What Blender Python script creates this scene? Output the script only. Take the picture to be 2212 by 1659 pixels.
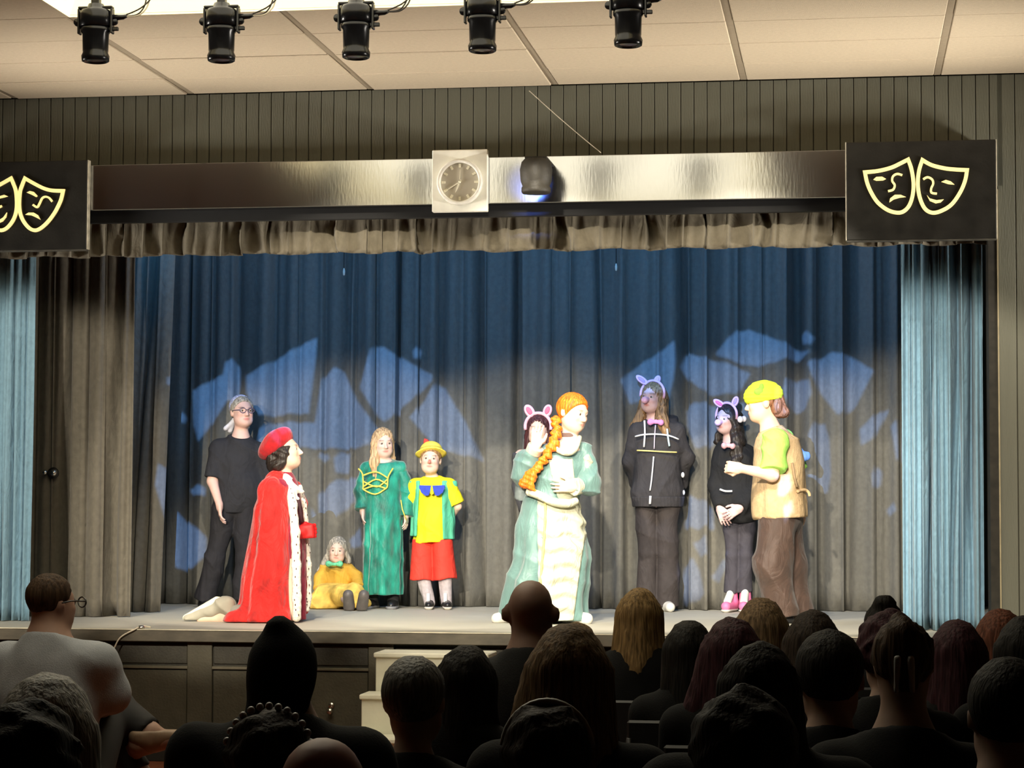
import bpy, bmesh, math, random
import numpy as np
from mathutils import Vector, Matrix
from mathutils.geometry import delaunay_2d_cdt

for o in list(bpy.data.objects):
    bpy.data.objects.remove(o, do_unlink=True)
SC = bpy.context.scene
COL = SC.collection
PI = math.pi

# ------------------------------------------------------------------ camera
YAW, PITCH, ROLL, FPX = .1476, .0559, .0029, 4864.4
W, H = 2212, 1659
CAM = np.array([0, 0, 1.58])
_fw = np.array([-math.sin(YAW)*math.cos(PITCH), math.cos(YAW)*math.cos(PITCH), math.sin(PITCH)])
_r0 = np.array([math.cos(YAW), math.sin(YAW), 0.])
_u0 = np.cross(_r0, _fw)
_r = math.cos(ROLL)*_r0 + math.sin(ROLL)*_u0
_u = np.cross(_r, _fw)
cd = bpy.data.cameras.new('camera')
cam = bpy.data.objects.new('camera', cd)
COL.objects.link(cam)
cd.sensor_width = 36
cd.lens = 36*FPX/W
cd.clip_end = 200
cam.matrix_world = Matrix(((_r[0], _u[0], -_fw[0], CAM[0]), (_r[1], _u[1], -_fw[1], CAM[1]),
                           (_r[2], _u[2], -_fw[2], CAM[2]), (0, 0, 0, 1)))
SC.camera = cam


def at(px, py, Y):
    """photo pixel -> world point on the plane y = Y"""
    d = _fw + _r*(px-W/2)/FPX - _u*(py-H/2)/FPX
    return CAM + d*(Y/d[1])


def atz(px, py, Z):
    d = _fw + _r*(px-W/2)/FPX - _u*(py-H/2)/FPX
    return CAM + d*((Z-CAM[2])/d[2])


# ------------------------------------------------------------------ world, exposure
wd = bpy.data.worlds.new('world')
SC.world = wd
wd.use_nodes = True
wd.node_tree.nodes['Background'].inputs[0].default_value = (.01, .01, .012, 1)
wd.node_tree.nodes['Background'].inputs[1].default_value = .3
SC.view_settings.view_transform = 'Standard'
SC.view_settings.look = 'None'
SC.view_settings.exposure = 0
SC.view_settings.gamma = 1
SC.view_settings.use_curve_mapping = False
SC.cycles.use_denoising = True
SC.cycles.max_bounces = 6
SC.cycles.sample_clamp_indirect = 6
SC.cycles.caustics_reflective = False
SC.cycles.caustics_refractive = False


def lamp(name, kind, loc, target, power, col, **kw):
    d = bpy.data.lights.new(name, kind)
    d.energy = power
    d.color = col
    for k, v in kw.items():
        setattr(d, k, v)
    o = bpy.data.objects.new(name, d)
    COL.objects.link(o)
    o.location = loc
    if target is not None:
        o.rotation_euler = (Vector(target)-Vector(loc)).to_track_quat('-Z', 'Y').to_euler()
    return o


WARM = (1, .90, .74)
# far front-of-house spots, shallow angle
for x, tx in ((-5.2, -5.5), (-3.9, -3.9), (-2.5, -2.4), (-1.1, -.8), (-.2, .4)):
    lamp('key_spot', 'SPOT', (x, 6.0, 3.95), (tx, 15.8, 1.35), 3000, WARM, spot_size=math.radians(19), spot_blend=.35, shadow_soft_size=.05)
# near spots, steep angle, light the performers
for x, tx in ((-4.4, -4.6), (-3.1, -3.3), (-1.9, -1.9), (-.7, -.6)):
    lamp('steep_spot', 'SPOT', (x, 11.75, 4.38), (tx, 15.7, 1.2), 620, WARM, spot_size=math.radians(44), spot_blend=.3, shadow_soft_size=.04)
# blue batten behind the valance, washing the backdrop
lamp('blue_batten', 'AREA', (-2.45, 15.3, 4.1), (-2.45, 17.4, 2.6), 72, (.10, .42, 1), shape='RECTANGLE', size=5.6, size_y=.2)
# added fill lights out of frame at both sides, brightening the ceiling
lamp('added_ceiling_fill', 'AREA', (-7.8, 12.7, 2.3), (-2.0, 13.6, 4.33), 40, (1, .93, .83), shape='RECTANGLE', size=1.6, size_y=.3, spread=math.radians(52))
lamp('added_ceiling_fill', 'AREA', (3.4, 12.7, 2.3), (-1.6, 13.6, 4.33), 50, (1, .93, .83), shape='RECTANGLE', size=1.6, size_y=.3, spread=math.radians(58))


# ------------------------------------------------------------------ helpers
def lin(r, g, b):
    def f(v):
        v /= 255
        return v/12.92 if v <= .04045 else ((v+.055)/1.055)**2.4
    return (f(r), f(g), f(b))


_mats = {}


def M(name, col, rough=.8, var=.12, vs=25, bump=0, bs=300, metal=0, spec=.4, vcol=False, emit=0, sheen=0, stretch=None, crease=.35):
    if name in _mats:
        return _mats[name]
    m = bpy.data.materials.new(name)
    m.use_nodes = True
    nt = m.node_tree
    b = nt.nodes['Principled BSDF']
    b.inputs['Roughness'].default_value = rough
    b.inputs['Metallic'].default_value = metal
    b.inputs['Specular IOR Level'].default_value = spec
    if sheen:
        b.inputs['Sheen Weight'].default_value = sheen
    tc = nt.nodes.new('ShaderNodeTexCoord')
    no = nt.nodes.new('ShaderNodeTexNoise')
    no.inputs['Scale'].default_value = vs
    no.inputs['Detail'].default_value = 3
    src = tc.outputs['Object']
    if stretch:
        mp = nt.nodes.new('ShaderNodeMapping')
        mp.inputs['Scale'].default_value = stretch
        nt.links.new(src, mp.inputs[0])
        src = mp.outputs[0]
    nt.links.new(src, no.inputs['Vector'])
    mr = nt.nodes.new('ShaderNodeMapRange')
    mr.inputs[1].default_value = .3
    mr.inputs[2].default_value = .7
    mr.inputs[3].default_value = 1-var
    mr.inputs[4].default_value = 1+var
    nt.links.new(no.outputs['Fac'], mr.inputs[0])
    mx = nt.nodes.new('ShaderNodeVectorMath')
    mx.operation = 'SCALE'
    if vcol:
        at_ = nt.nodes.new('ShaderNodeVertexColor')
        at_.layer_name = 'Col'
        nt.links.new(at_.outputs[0], mx.inputs[0])
    else:
        mx.inputs[0].default_value = col
    nt.links.new(mr.outputs[0], mx.inputs['Scale'])
    nt.links.new(mx.outputs[0], b.inputs['Base Color'])
    if bump:
        n2 = nt.nodes.new('ShaderNodeTexNoise')
        n2.inputs['Scale'].default_value = bs
        nt.links.new(src, n2.inputs['Vector'])
        bp = nt.nodes.new('ShaderNodeBump')
        bp.inputs['Strength'].default_value = bump
        bp.inputs['Distance'].default_value = .01
        nt.links.new(n2.outputs['Fac'], bp.inputs['Height'])
        nt.links.new(bp.outputs[0], b.inputs['Normal'])
        if bs >= 240:      # cloth: soft creases under the weave
            n3 = nt.nodes.new('ShaderNodeTexNoise')
            n3.inputs['Scale'].default_value = 8
            n3.inputs['Detail'].default_value = 3
            n3.inputs['Distortion'].default_value = 1.4
            m3 = nt.nodes.new('ShaderNodeMapping')
            m3.inputs['Scale'].default_value = (1, 1, .55)
            nt.links.new(tc.outputs['Object'], m3.inputs[0])
            nt.links.new(m3.outputs[0], n3.inputs['Vector'])
            b3 = nt.nodes.new('ShaderNodeBump')
            b3.inputs['Strength'].default_value = crease
            b3.inputs['Distance'].default_value = .06
            nt.links.new(n3.outputs['Fac'], b3.inputs['Height'])
            nt.links.new(b3.outputs[0], bp.inputs['Normal'])
    if name.startswith('hair_'):
        m3 = nt.nodes.new('ShaderNodeMapping')
        m3.inputs['Scale'].default_value = (1, 1, .07)
        n3 = nt.nodes.new('ShaderNodeTexNoise')
        n3.inputs['Scale'].default_value = 110
        n3.inputs['Detail'].default_value = 2
        nt.links.new(tc.outputs['Object'], m3.inputs[0])
        nt.links.new(m3.outputs[0], n3.inputs['Vector'])
        nt.links.new(n3.outputs['Fac'], mr.inputs[0])
        mr.inputs[3].default_value = .45
        mr.inputs[4].default_value = 1.6
        b3 = nt.nodes.new('ShaderNodeBump')
        b3.inputs['Strength'].default_value = .5
        b3.inputs['Distance'].default_value = .012
        nt.links.new(n3.outputs['Fac'], b3.inputs['Height'])
        nt.links.new(b3.outputs[0], b.inputs['Normal'])
    if emit:
        b.inputs['Emission Color'].default_value = (*col, 1)
        b.inputs['Emission Strength'].default_value = emit
    _mats[name] = m
    return m


def link(name, me, mat=None, parent=None, loc=None):
    o = bpy.data.objects.new(name, me)
    COL.objects.link(o)
    if mat and me is not None and not me.materials:
        me.materials.append(mat)
    if parent is not None:
        o.parent = parent
    if loc is not None:
        o.location = loc
    return o


def tag(o, label=None, cat=None, group=None, kind=None):
    if label:
        o['label'] = label
    if cat:
        o['category'] = cat
    if group:
        o['group'] = group
    if kind:
        o['kind'] = kind
    return o


def empty(name, loc=(0, 0, 0)):
    o = bpy.data.objects.new(name, None)
    COL.objects.link(o)
    o.location = loc
    o.empty_display_size = .1
    return o


def bm_mesh(bm, name, smooth=False):
    me = bpy.data.meshes.new(name)
    bmesh.ops.recalc_face_normals(bm, faces=bm.faces)
    bm.to_mesh(me)
    bm.free()
    if smooth:
        me.polygons.foreach_set('use_smooth', [True]*len(me.polygons))
    return me


def box_bm(bm, x0, x1, y0, y1, z0, z1, bev=0):
    r = bmesh.ops.create_cube(bm, size=1)
    vs = r['verts']
    for v in vs:
        v.co = Vector(((x0+x1)/2+v.co.x*(x1-x0), (y0+y1)/2+v.co.y*(y1-y0), (z0+z1)/2+v.co.z*(z1-z0)))
    if bev:
        es = list({e for v in vs for e in v.link_edges})
        bmesh.ops.bevel(bm, geom=es, offset=bev, segments=1, affect='EDGES')


def box(name, x0, x1, y0, y1, z0, z1, mat, parent=None, bev=0):
    bm = bmesh.new()
    box_bm(bm, x0, x1, y0, y1, z0, z1, bev)
    return link(name, bm_mesh(bm, name), mat, parent)


def tube_bm(bm, pts, r, n=8, r2=None):
    pts = [Vector(p) for p in pts]
    rings = []
    prev = None
    for i, p in enumerate(pts):
        t = (pts[min(i+1, len(pts)-1)]-pts[max(i-1, 0)]).normalized()
        if prev is None:
            a = t.orthogonal().normalized()
        else:
            a = (prev-t*prev.dot(t))
            a = a.normalized() if a.length > 1e-6 else t.orthogonal().normalized()
        prev = a
        b = t.cross(a)
        rr = r if r2 is None else r+(r2-r)*i/(len(pts)-1)
        rings.append([bm.verts.new(p+(a*math.cos(2*PI*k/n)+b*math.sin(2*PI*k/n))*rr) for k in range(n)])
    for i in range(len(rings)-1):
        for k in range(n):
            bm.faces.new((rings[i][k], rings[i][(k+1) % n], rings[i+1][(k+1) % n], rings[i+1][k]))
    bm.faces.new(rings[0][::-1])
    bm.faces.new(rings[-1])


def tube(name, pts, r, mat, parent=None, n=8, r2=None):
    bm = bmesh.new()
    tube_bm(bm, pts, r, n, r2)
    return link(name, bm_mesh(bm, name, True), mat, parent)


def lathe(name, prof, mat, parent=None, n=28, loc=None, axis='z', smooth=True):
    """prof: list of (radius, height)"""
    bm = bmesh.new()
    rings = []
    for r, z in prof:
        ring = []
        for k in range(n):
            a = 2*PI*k/n
            p = (r*math.cos(a), r*math.sin(a), z)
            if axis == 'y':
                p = (p[0], z, p[1])
            ring.append(bm.verts.new(p))
        rings.append(ring)
    for i in range(len(rings)-1):
        for k in range(n):
            bm.faces.new((rings[i][k], rings[i][(k+1) % n], rings[i+1][(k+1) % n], rings[i+1][k]))
    if prof[0][0] > 1e-4:
        bm.faces.new(rings[0])
    if prof[-1][0] > 1e-4:
        bm.faces.new(rings[-1])
    bmesh.ops.remove_doubles(bm, verts=bm.verts, dist=1e-5)
    return link(name, bm_mesh(bm, name, smooth), mat, parent, loc)


def smooth_pts(pts, n=6):
    """Catmull-Rom through a list of points"""
    P = [np.array(p, float) for p in pts]
    out = []
    for i in range(len(P)-1):
        a, b, c, d = P[max(i-1, 0)], P[i], P[i+1], P[min(i+2, len(P)-1)]
        for k in range(n):
            t = k/n
            out.append(.5*((2*b)+(c-a)*t+(2*a-5*b+4*c-d)*t*t+(3*b-a-3*c+d)*t**3))
    out.append(P[-1])
    return out


def prism(bm, pts, d):
    """filled polygon (list of world points in an XZ plane) extruded by d along +y"""
    f = [bm.verts.new(p) for p in pts]
    g = [bm.verts.new((p[0], p[1]+d, p[2])) for p in pts]
    n = len(f)
    bm.faces.new(f)
    bm.faces.new(g[::-1])
    for i in range(n):
        bm.faces.new((f[i], g[i], g[(i+1) % n], f[(i+1) % n]))


def ribbon(bm, pts, w, d, closed=False):
    """flat stroke in the XZ plane, width w, depth d"""
    n = len(pts)
    A, B = [], []
    for i, p in enumerate(pts):
        p = np.array(p)
        if closed:
            q0, q1 = np.array(pts[(i-1) % n]), np.array(pts[(i+1) % n])
        else:
            q0, q1 = np.array(pts[max(i-1, 0)]), np.array(pts[min(i+1, n-1)])
        t0 = p-q0
        t1 = q1-p
        t0 = t0/(np.linalg.norm(t0)+1e-9)
        t1 = t1/(np.linalg.norm(t1)+1e-9)
        t = t0+t1
        t = t/(np.linalg.norm(t)+1e-9)
        nn = np.array([-t[2], 0, t[0]])
        c = max(.5, abs(np.dot(t, t1))) if np.linalg.norm(t1) > .5 else 1
        A.append(p+nn*w/2/c)
        B.append(p-nn*w/2/c)
    off = np.array([0, d, 0])
    va = [bm.verts.new(x) for x in A]
    vb = [bm.verts.new(x) for x in B]
    wa = [bm.verts.new(x+off) for x in A]
    wb = [bm.verts.new(x+off) for x in B]
    m = n if closed else n-1
    for i in range(m):
        j = (i+1) % n
        bm.faces.new((va[i], vb[i], vb[j], va[j]))
        bm.faces.new((wa[i], wa[j], wb[j], wb[i]))
        bm.faces.new((va[i], va[j], wa[j], wa[i]))
        bm.faces.new((vb[i], wb[i], wb[j], vb[j]))


# ================================================================== SDF toolkit
def rc(a, b, r1, r2=None, k=None):
    a = np.array(a, np.float32)
    b = np.array(b, np.float32)
    r2 = r1 if r2 is None else r2
    ba = b-a
    L2 = float(ba@ba)+1e-12
    lo = np.minimum(a, b)-max(r1, r2)
    hi = np.maximum(a, b)+max(r1, r2)

    def f(P):
        q = P-a
        t = np.clip(q@ba/L2, 0, 1)
        return np.linalg.norm(q-t[:, None]*ba, axis=1)-(r1+(r2-r1)*t)
    return f, lo, hi


def tub(a, b, r1, r2, ca=False):
    """tapered tube with a flat end at b (and at a if ca)"""
    f0, lo, hi = rc(a, b, r1, r2)
    a = np.array(a, np.float32)
    b = np.array(b, np.float32)
    n = (b-a)/np.linalg.norm(b-a)

    def f(P):
        d = np.maximum(f0(P), (P-b)@n)
        if ca:
            d = np.maximum(d, (a-P)@n)
        return d
    return f, lo, hi


def ell(c, r, R=None):
    c = np.array(c, np.float32)
    r = np.array(r, np.float32)
    R = None if R is None else np.array(R, np.float32)
    m = float(r.max())

    def f(P):
        q = P-c
        if R is not None:
            q = q@R
        k0 = np.linalg.norm(q/r, axis=1)
        k1 = np.linalg.norm(q/(r*r), axis=1)+1e-9
        return k0*(k0-1)/k1
    return f, c-m, c+m


def rbox(c, hs, rad=.005, R=None):
    c = np.array(c, np.float32)
    hs = np.array(hs, np.float32)-rad
    R = None if R is None else np.array(R, np.float32)
    m = float(np.linalg.norm(hs))+rad

    def f(P):
        q = P-c
        if R is not None:
            q = q@R
        q = np.abs(q)-hs
        return np.linalg.norm(np.maximum(q, 0), axis=1)+np.minimum(q.max(1), 0)-rad
    return f, c-m, c+m


def colm(zs, cx, cy, rx, ry, nf=0, amp=None, ph=0, sharp=0):
    """column of stacked ellipses, with vertical folds"""
    zs = np.array(zs, float)
    amp = [0]*len(zs) if amp is None else amp
    mx = max(max(rx), max(ry))+max(amp)
    lo = np.array([min(cx)-mx, min(cy)-mx, zs.min()])
    hi = np.array([max(cx)+mx, max(cy)+mx, zs.max()])

    def f(P):
        z = P[:, 2]
        X = P[:, 0]-np.interp(z, zs, cx)
        Y = P[:, 1]-np.interp(z, zs, cy)
        a = np.interp(z, zs, rx)
        b = np.interp(z, zs, ry)
        e = np.sqrt((X/a)**2+(Y/b)**2)+1e-6
        g = np.sqrt((X/(a*a))**2+(Y/(b*b))**2)+1e-6
        d = e*(e-1)/g
        if nf:
            th = np.arctan2(Y/b, X/a)
            s = np.sin(nf*th+ph+1.3*np.sin(3*th+ph)+.5*np.sin(z*9))
            if sharp:
                s = 1-2*np.abs(s)**.6
            d = d-np.interp(z, zs, amp)*s
        return np.maximum(d, np.maximum(z-zs.max(), zs.min()-z)).astype(np.float32)
    return f, lo, hi


def smin(a, b, k):
    h = np.maximum(k-np.abs(a-b), 0)/k
    return np.minimum(a, b)-h*h*k*.25


BIG = .3


def evalp(prim, P, mg=.12):
    f, lo, hi = prim
    m = ((P > lo-mg) & (P < hi+mg)).all(1)
    d = np.full(len(P), BIG, np.float32)
    if m.any():
        d[m] = np.minimum(f(P[m]), BIG)
    return d


class Shape:
    """smooth union of primitives, then cuts and displacement"""

    def __init__(s, prims, k=.03):
        s.pr = [(p, k) for p in prims]
        s.cut = []
        s.disp = []
        s.sub = []

    def add(s, prims, k=.03):
        s.pr += [(p, k) for p in prims]
        return s

    def clip(s, pt, n):
        n = np.array(n, float)
        s.cut.append((np.array(pt, float), n/np.linalg.norm(n)))
        return s

    def carve(s, prims, k=.01):
        s.sub += [(p, k) for p in prims]
        return s

    def ripple(s, fn):
        s.disp.append(fn)
        return s

    def bounds(s):
        lo = np.min([p[1] for p, k in s.pr], axis=0)
        hi = np.max([p[2] for p, k in s.pr], axis=0)
        return lo, hi

    def __call__(s, P):
        d = None
        for p, k in s.pr:
            e = evalp(p, P)
            d = e if d is None else smin(d, e, k)
        for p, k in s.sub:
            e = evalp(p, P)
            d = -smin(-d, e, k)
        for fn in s.disp:
            d = d-fn(P)
        for pt, n in s.cut:
            d = np.maximum(d, (P-pt)@n)
        return d.astype(np.float32)


def sdf_mesh(shape, h, name):
    lo, hi = shape.bounds()
    lo = np.array(lo)-3*h-.012
    hi = np.array(hi)+3*h+.012
    B = 8
    nb = np.maximum(1, np.ceil((hi-lo)/(h*B)).astype(int))
    n = nb*B+1
    cs = [lo[i]+(np.arange(nb[i])+.5)*B*h for i in range(3)]
    C = np.stack(np.meshgrid(*cs, indexing='ij'), -1).reshape(-1, 3).astype(np.float32)
    dc = shape(C)
    near = np.abs(dc) < B*h*.87*1.35+.012
    D = np.repeat(np.repeat(np.repeat(np.where(dc < 0, -1, 1).reshape(nb).astype(np.float32), B, 0), B, 1), B, 2)
    D = np.pad(D, ((0, 1), (0, 1), (0, 1)), mode='edge')
    bi = np.argwhere(near.reshape(nb))
    if len(bi) == 0:
        return bpy.data.meshes.new(name)
    g = np.stack(np.meshgrid(*[np.arange(B+1)]*3, indexing='ij'), -1).reshape(-1, 3)
    mask = np.zeros(n, bool)
    I = (bi[:, None, :]*B+g[None]).reshape(-1, 3)
    mask[I[:, 0], I[:, 1], I[:, 2]] = True
    I = np.argwhere(mask)
    D[mask] = shape((lo+I*h).astype(np.float32))
    ins = D < 0
    c = np.zeros(n-1, np.int8)
    offs = [(a, b, e) for a in (0, 1) for b in (0, 1) for e in (0, 1)]
    for a, b, e in offs:
        c += ins[a:n[0]-1+a, b:n[1]-1+b, e:n[2]-1+e]
    act = (c > 0) & (c < 8)
    idx = np.argwhere(act)
    acc = np.zeros((len(idx), 3))
    cnt = np.zeros(len(idx))
    val = {o: D[idx[:, 0]+o[0], idx[:, 1]+o[1], idx[:, 2]+o[2]] for o in offs}
    for o in offs:
        for ax in range(3):
            if o[ax]:
                continue
            o2 = tuple(1 if i == ax else o[i] for i in range(3))
            v0, v1 = val[o], val[o2]
            m = (v0 < 0) != (v1 < 0)
            t = v0[m]/(v0[m]-v1[m])
            p = np.tile(np.array(o, float), (m.sum(), 1))
            p[:, ax] += t
            acc[m] += p
            cnt[m] += 1
    V = lo+(idx+acc/cnt[:, None])*h
    vid = np.full(n-1, -1, np.int32)
    vid[act] = np.arange(len(idx))
    F = []
    for ax in range(3):
        a1, a2 = (ax+1) % 3, (ax+2) % 3
        sl0 = [slice(None)]*3
        sl1 = [slice(None)]*3
        sl0[ax] = slice(0, n[ax]-1)
        sl1[ax] = slice(1, n[ax])
        s0, s1 = ins[tuple(sl0)], ins[tuple(sl1)]
        E = np.argwhere(s0 != s1)
        E = E[(E[:, a1] > 0) & (E[:, a2] > 0) & (E[:, a1] < n[a1]-1) & (E[:, a2] < n[a2]-1)]
        q = []
        for d1, d2 in ((-1, -1), (0, -1), (0, 0), (-1, 0)):
            e = E.copy()
            e[:, a1] += d1
            e[:, a2] += d2
            q.append(vid[e[:, 0], e[:, 1], e[:, 2]])
        q = np.stack(q, 1)
        flip = ~s0[E[:, 0], E[:, 1], E[:, 2]]
        q[flip] = q[flip][:, ::-1]
        F.append(q)
    F = np.concatenate(F)
    F = F[(F >= 0).all(1)]
    me = bpy.data.meshes.new(name)
    me.vertices.add(len(V))
    me.vertices.foreach_set('co', V.astype(np.float32).ravel())
    me.loops.add(len(F)*4)
    me.loops.foreach_set('vertex_index', F.astype(np.int32).ravel())
    me.polygons.add(len(F))
    me.polygons.foreach_set('loop_start', (np.arange(len(F))*4).astype(np.int32))
    me.update(calc_edges=True)
    me.polygons.foreach_set('use_smooth', np.ones(len(F), bool))
    return me


def sob(name, shape, h, mat, parent, colfn=None):
    me = sdf_mesh(shape, h, name)
    o = link(name, me, mat, parent)
    if colfn is not None:
        n = len(me.vertices)
        co = np.zeros(n*3, np.float32)
        me.vertices.foreach_get('co', co)
        rgb = colfn(co.reshape(-1, 3))
        a = me.color_attributes.new('Col', 'FLOAT_COLOR', 'POINT')
        a.data.foreach_set('color', np.concatenate([rgb, np.ones((n, 1))], 1).astype(np.float32).ravel())
    return o


def rz(a):
    c, s = math.cos(a), math.sin(a)
    return np.array([[c, -s, 0], [s, c, 0], [0, 0, 1.]])


def rx(a):
    c, s = math.cos(a), math.sin(a)
    return np.array([[1., 0, 0], [0, c, -s], [0, s, c]])


def ry(a):
    c, s = math.cos(a), math.sin(a)
    return np.array([[c, 0, s], [0, 1., 0], [-s, 0, c]])


def xf(prim, R, t, s):
    """place a primitive given in a unit frame: rotate R, scale s, move t"""
    f, lo, hi = prim
    R32 = np.array(R, np.float32)
    t32 = np.array(t, np.float32)
    cs = np.array([[(lo, hi)[i][0], (lo, hi)[j][1], (lo, hi)[k][2]] for i in (0, 1) for j in (0, 1) for k in (0, 1)])
    w = (cs*s)@np.array(R).T+t

    def g(P):
        return f((P-t32)@R32/s)*s
    return g, w.min(0), w.max(0)


# ================================================================== people toolkit
def hand_prims(wr, fd, pn, side, s, curl=.5, spread=.12, fist=False):
    """wr wrist, fd finger direction, pn palm normal, side +1/-1 chooses the thumb side"""
    x = np.array(fd, float)
    x /= np.linalg.norm(x)
    z = np.array(pn, float)
    z -= x*(z@x)
    z /= np.linalg.norm(z)
    y = np.cross(z, x)*side
    wr = np.array(wr, float)

    def Q(a, b, c):
        return wr+(x*a+y*b+z*c)*s
    R = np.stack([x, y, z], 1)
    pr = [rbox(Q(.05, 0, 0), np.array([.046, .039, .0135])*s, .012*s, R), rc(Q(-.005, 0, 0), Q(.03, 0, 0), .025*s, .027*s)]
    fing = []
    for i, (b, L) in enumerate(((.031, .070), (.0105, .079), (-.0105, .073), (-.031, .057))):
        c = curl*(1+.12*i) if not fist else 1.75
        p = Q(.085, b, 0)
        an = 0
        sp = math.atan(b*spread/.03)
        last = p
        for seg, fr in enumerate((.45, .32, .25)):
            an += c*(.55 if seg == 0 else .6)
            d = x*math.cos(an)*math.cos(sp)+y*math.sin(sp)*max(0, math.cos(an))+z*math.sin(an)
            q = last+d*L*fr*s
            fing.append(rc(last, q, (.0092-.0008*seg)*s, (.0086-.0008*seg)*s))
            last = q
    t0 = Q(.022, .026, .004)
    if fist:
        t1, t2, t3 = Q(.05, .046, .022), Q(.075, .036, .038), Q(.085, .015, .045)
    else:
        t1, t2, t3 = Q(.048, .05, .012), Q(.075, .061, .02), Q(.096, .064, .026)
    th = [rc(t0, t1, .013*s, .0115*s), rc(t1, t2, .011*s, .0098*s), rc(t2, t3, .0098*s, .0085*s)]
    return pr, fing, th


def head_prims():
    cran = [ell((0, .014, .028), (.075, .095, .087)), ell((0, -.028, -.022), (.0605, .066, .084)),
            ell((0, -.052, -.086), (.033, .034, .026)), ell((.038, -.03, -.06), (.026, .04, .034)), ell((-.038, -.03, -.06), (.026, .04, .034))]
    brow = [rc((-.034, -.082, .024), (.034, -.082, .024), .009), ell((.036, -.067, -.022), (.022, .02, .018)), ell((-.036, -.067, -.022), (.022, .02, .018))]
    sock = [ell((.031, -.099, .004), (.016, .014, .011)), ell((-.031, -.099, .004), (.016, .014, .011))]
    nose = [rc((0, -.088, .012), (0, -.109, -.028), .007, .0115), ell((.011, -.098, -.033), (.0085, .010, .007)), ell((-.011, -.098, -.033), (.0085, .010, .007))]
    lips = [ell((0, -.0905, -.055), (.023, .008, .0055)), ell((0, -.089, -.065), (.019, .008, .006))]
    ears = [ell((.077, .014, -.002), (.011, .021, .032)), ell((-.077, .014, -.002), (.011, .021, .032))]
    return cran, brow, sock, nose, lips, ears


HEAD = head_prims()


def paint_head(base, HR, HC, hs, lips=(.55, .16, .14), brow=(.10, .06, .04), cheek=None):
    base = np.array(base)

    def f(P):
        q = (P-HC)@np.array(HR)/hs
        rgb = np.tile(base, (len(P), 1))

        def bl(w, c):
            rgb[:] = rgb*(1-w[:, None])+np.array(c)*w[:, None]
        fr = (q[:, 1] < -.05)
        bl(np.exp(-((q[:, 0]/.023)**2+((q[:, 2]+.060)/.0095)**2)**2)*fr*.85, lips)
        bw = np.exp(-(((np.abs(q[:, 0])-.033)/.019)**2+((q[:, 2]-.027)/.005)**2)**2)*fr*.75
        bl(bw, brow)
        ck = cheek if cheek is not None else base*np.array([1.0, .75, .72])
        bl(np.exp(-(((np.abs(q[:, 0])-.04)/.022)**2+((q[:, 2]+.03)/.02)**2))*fr*.5, ck)
        return rgb
    return f


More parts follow.
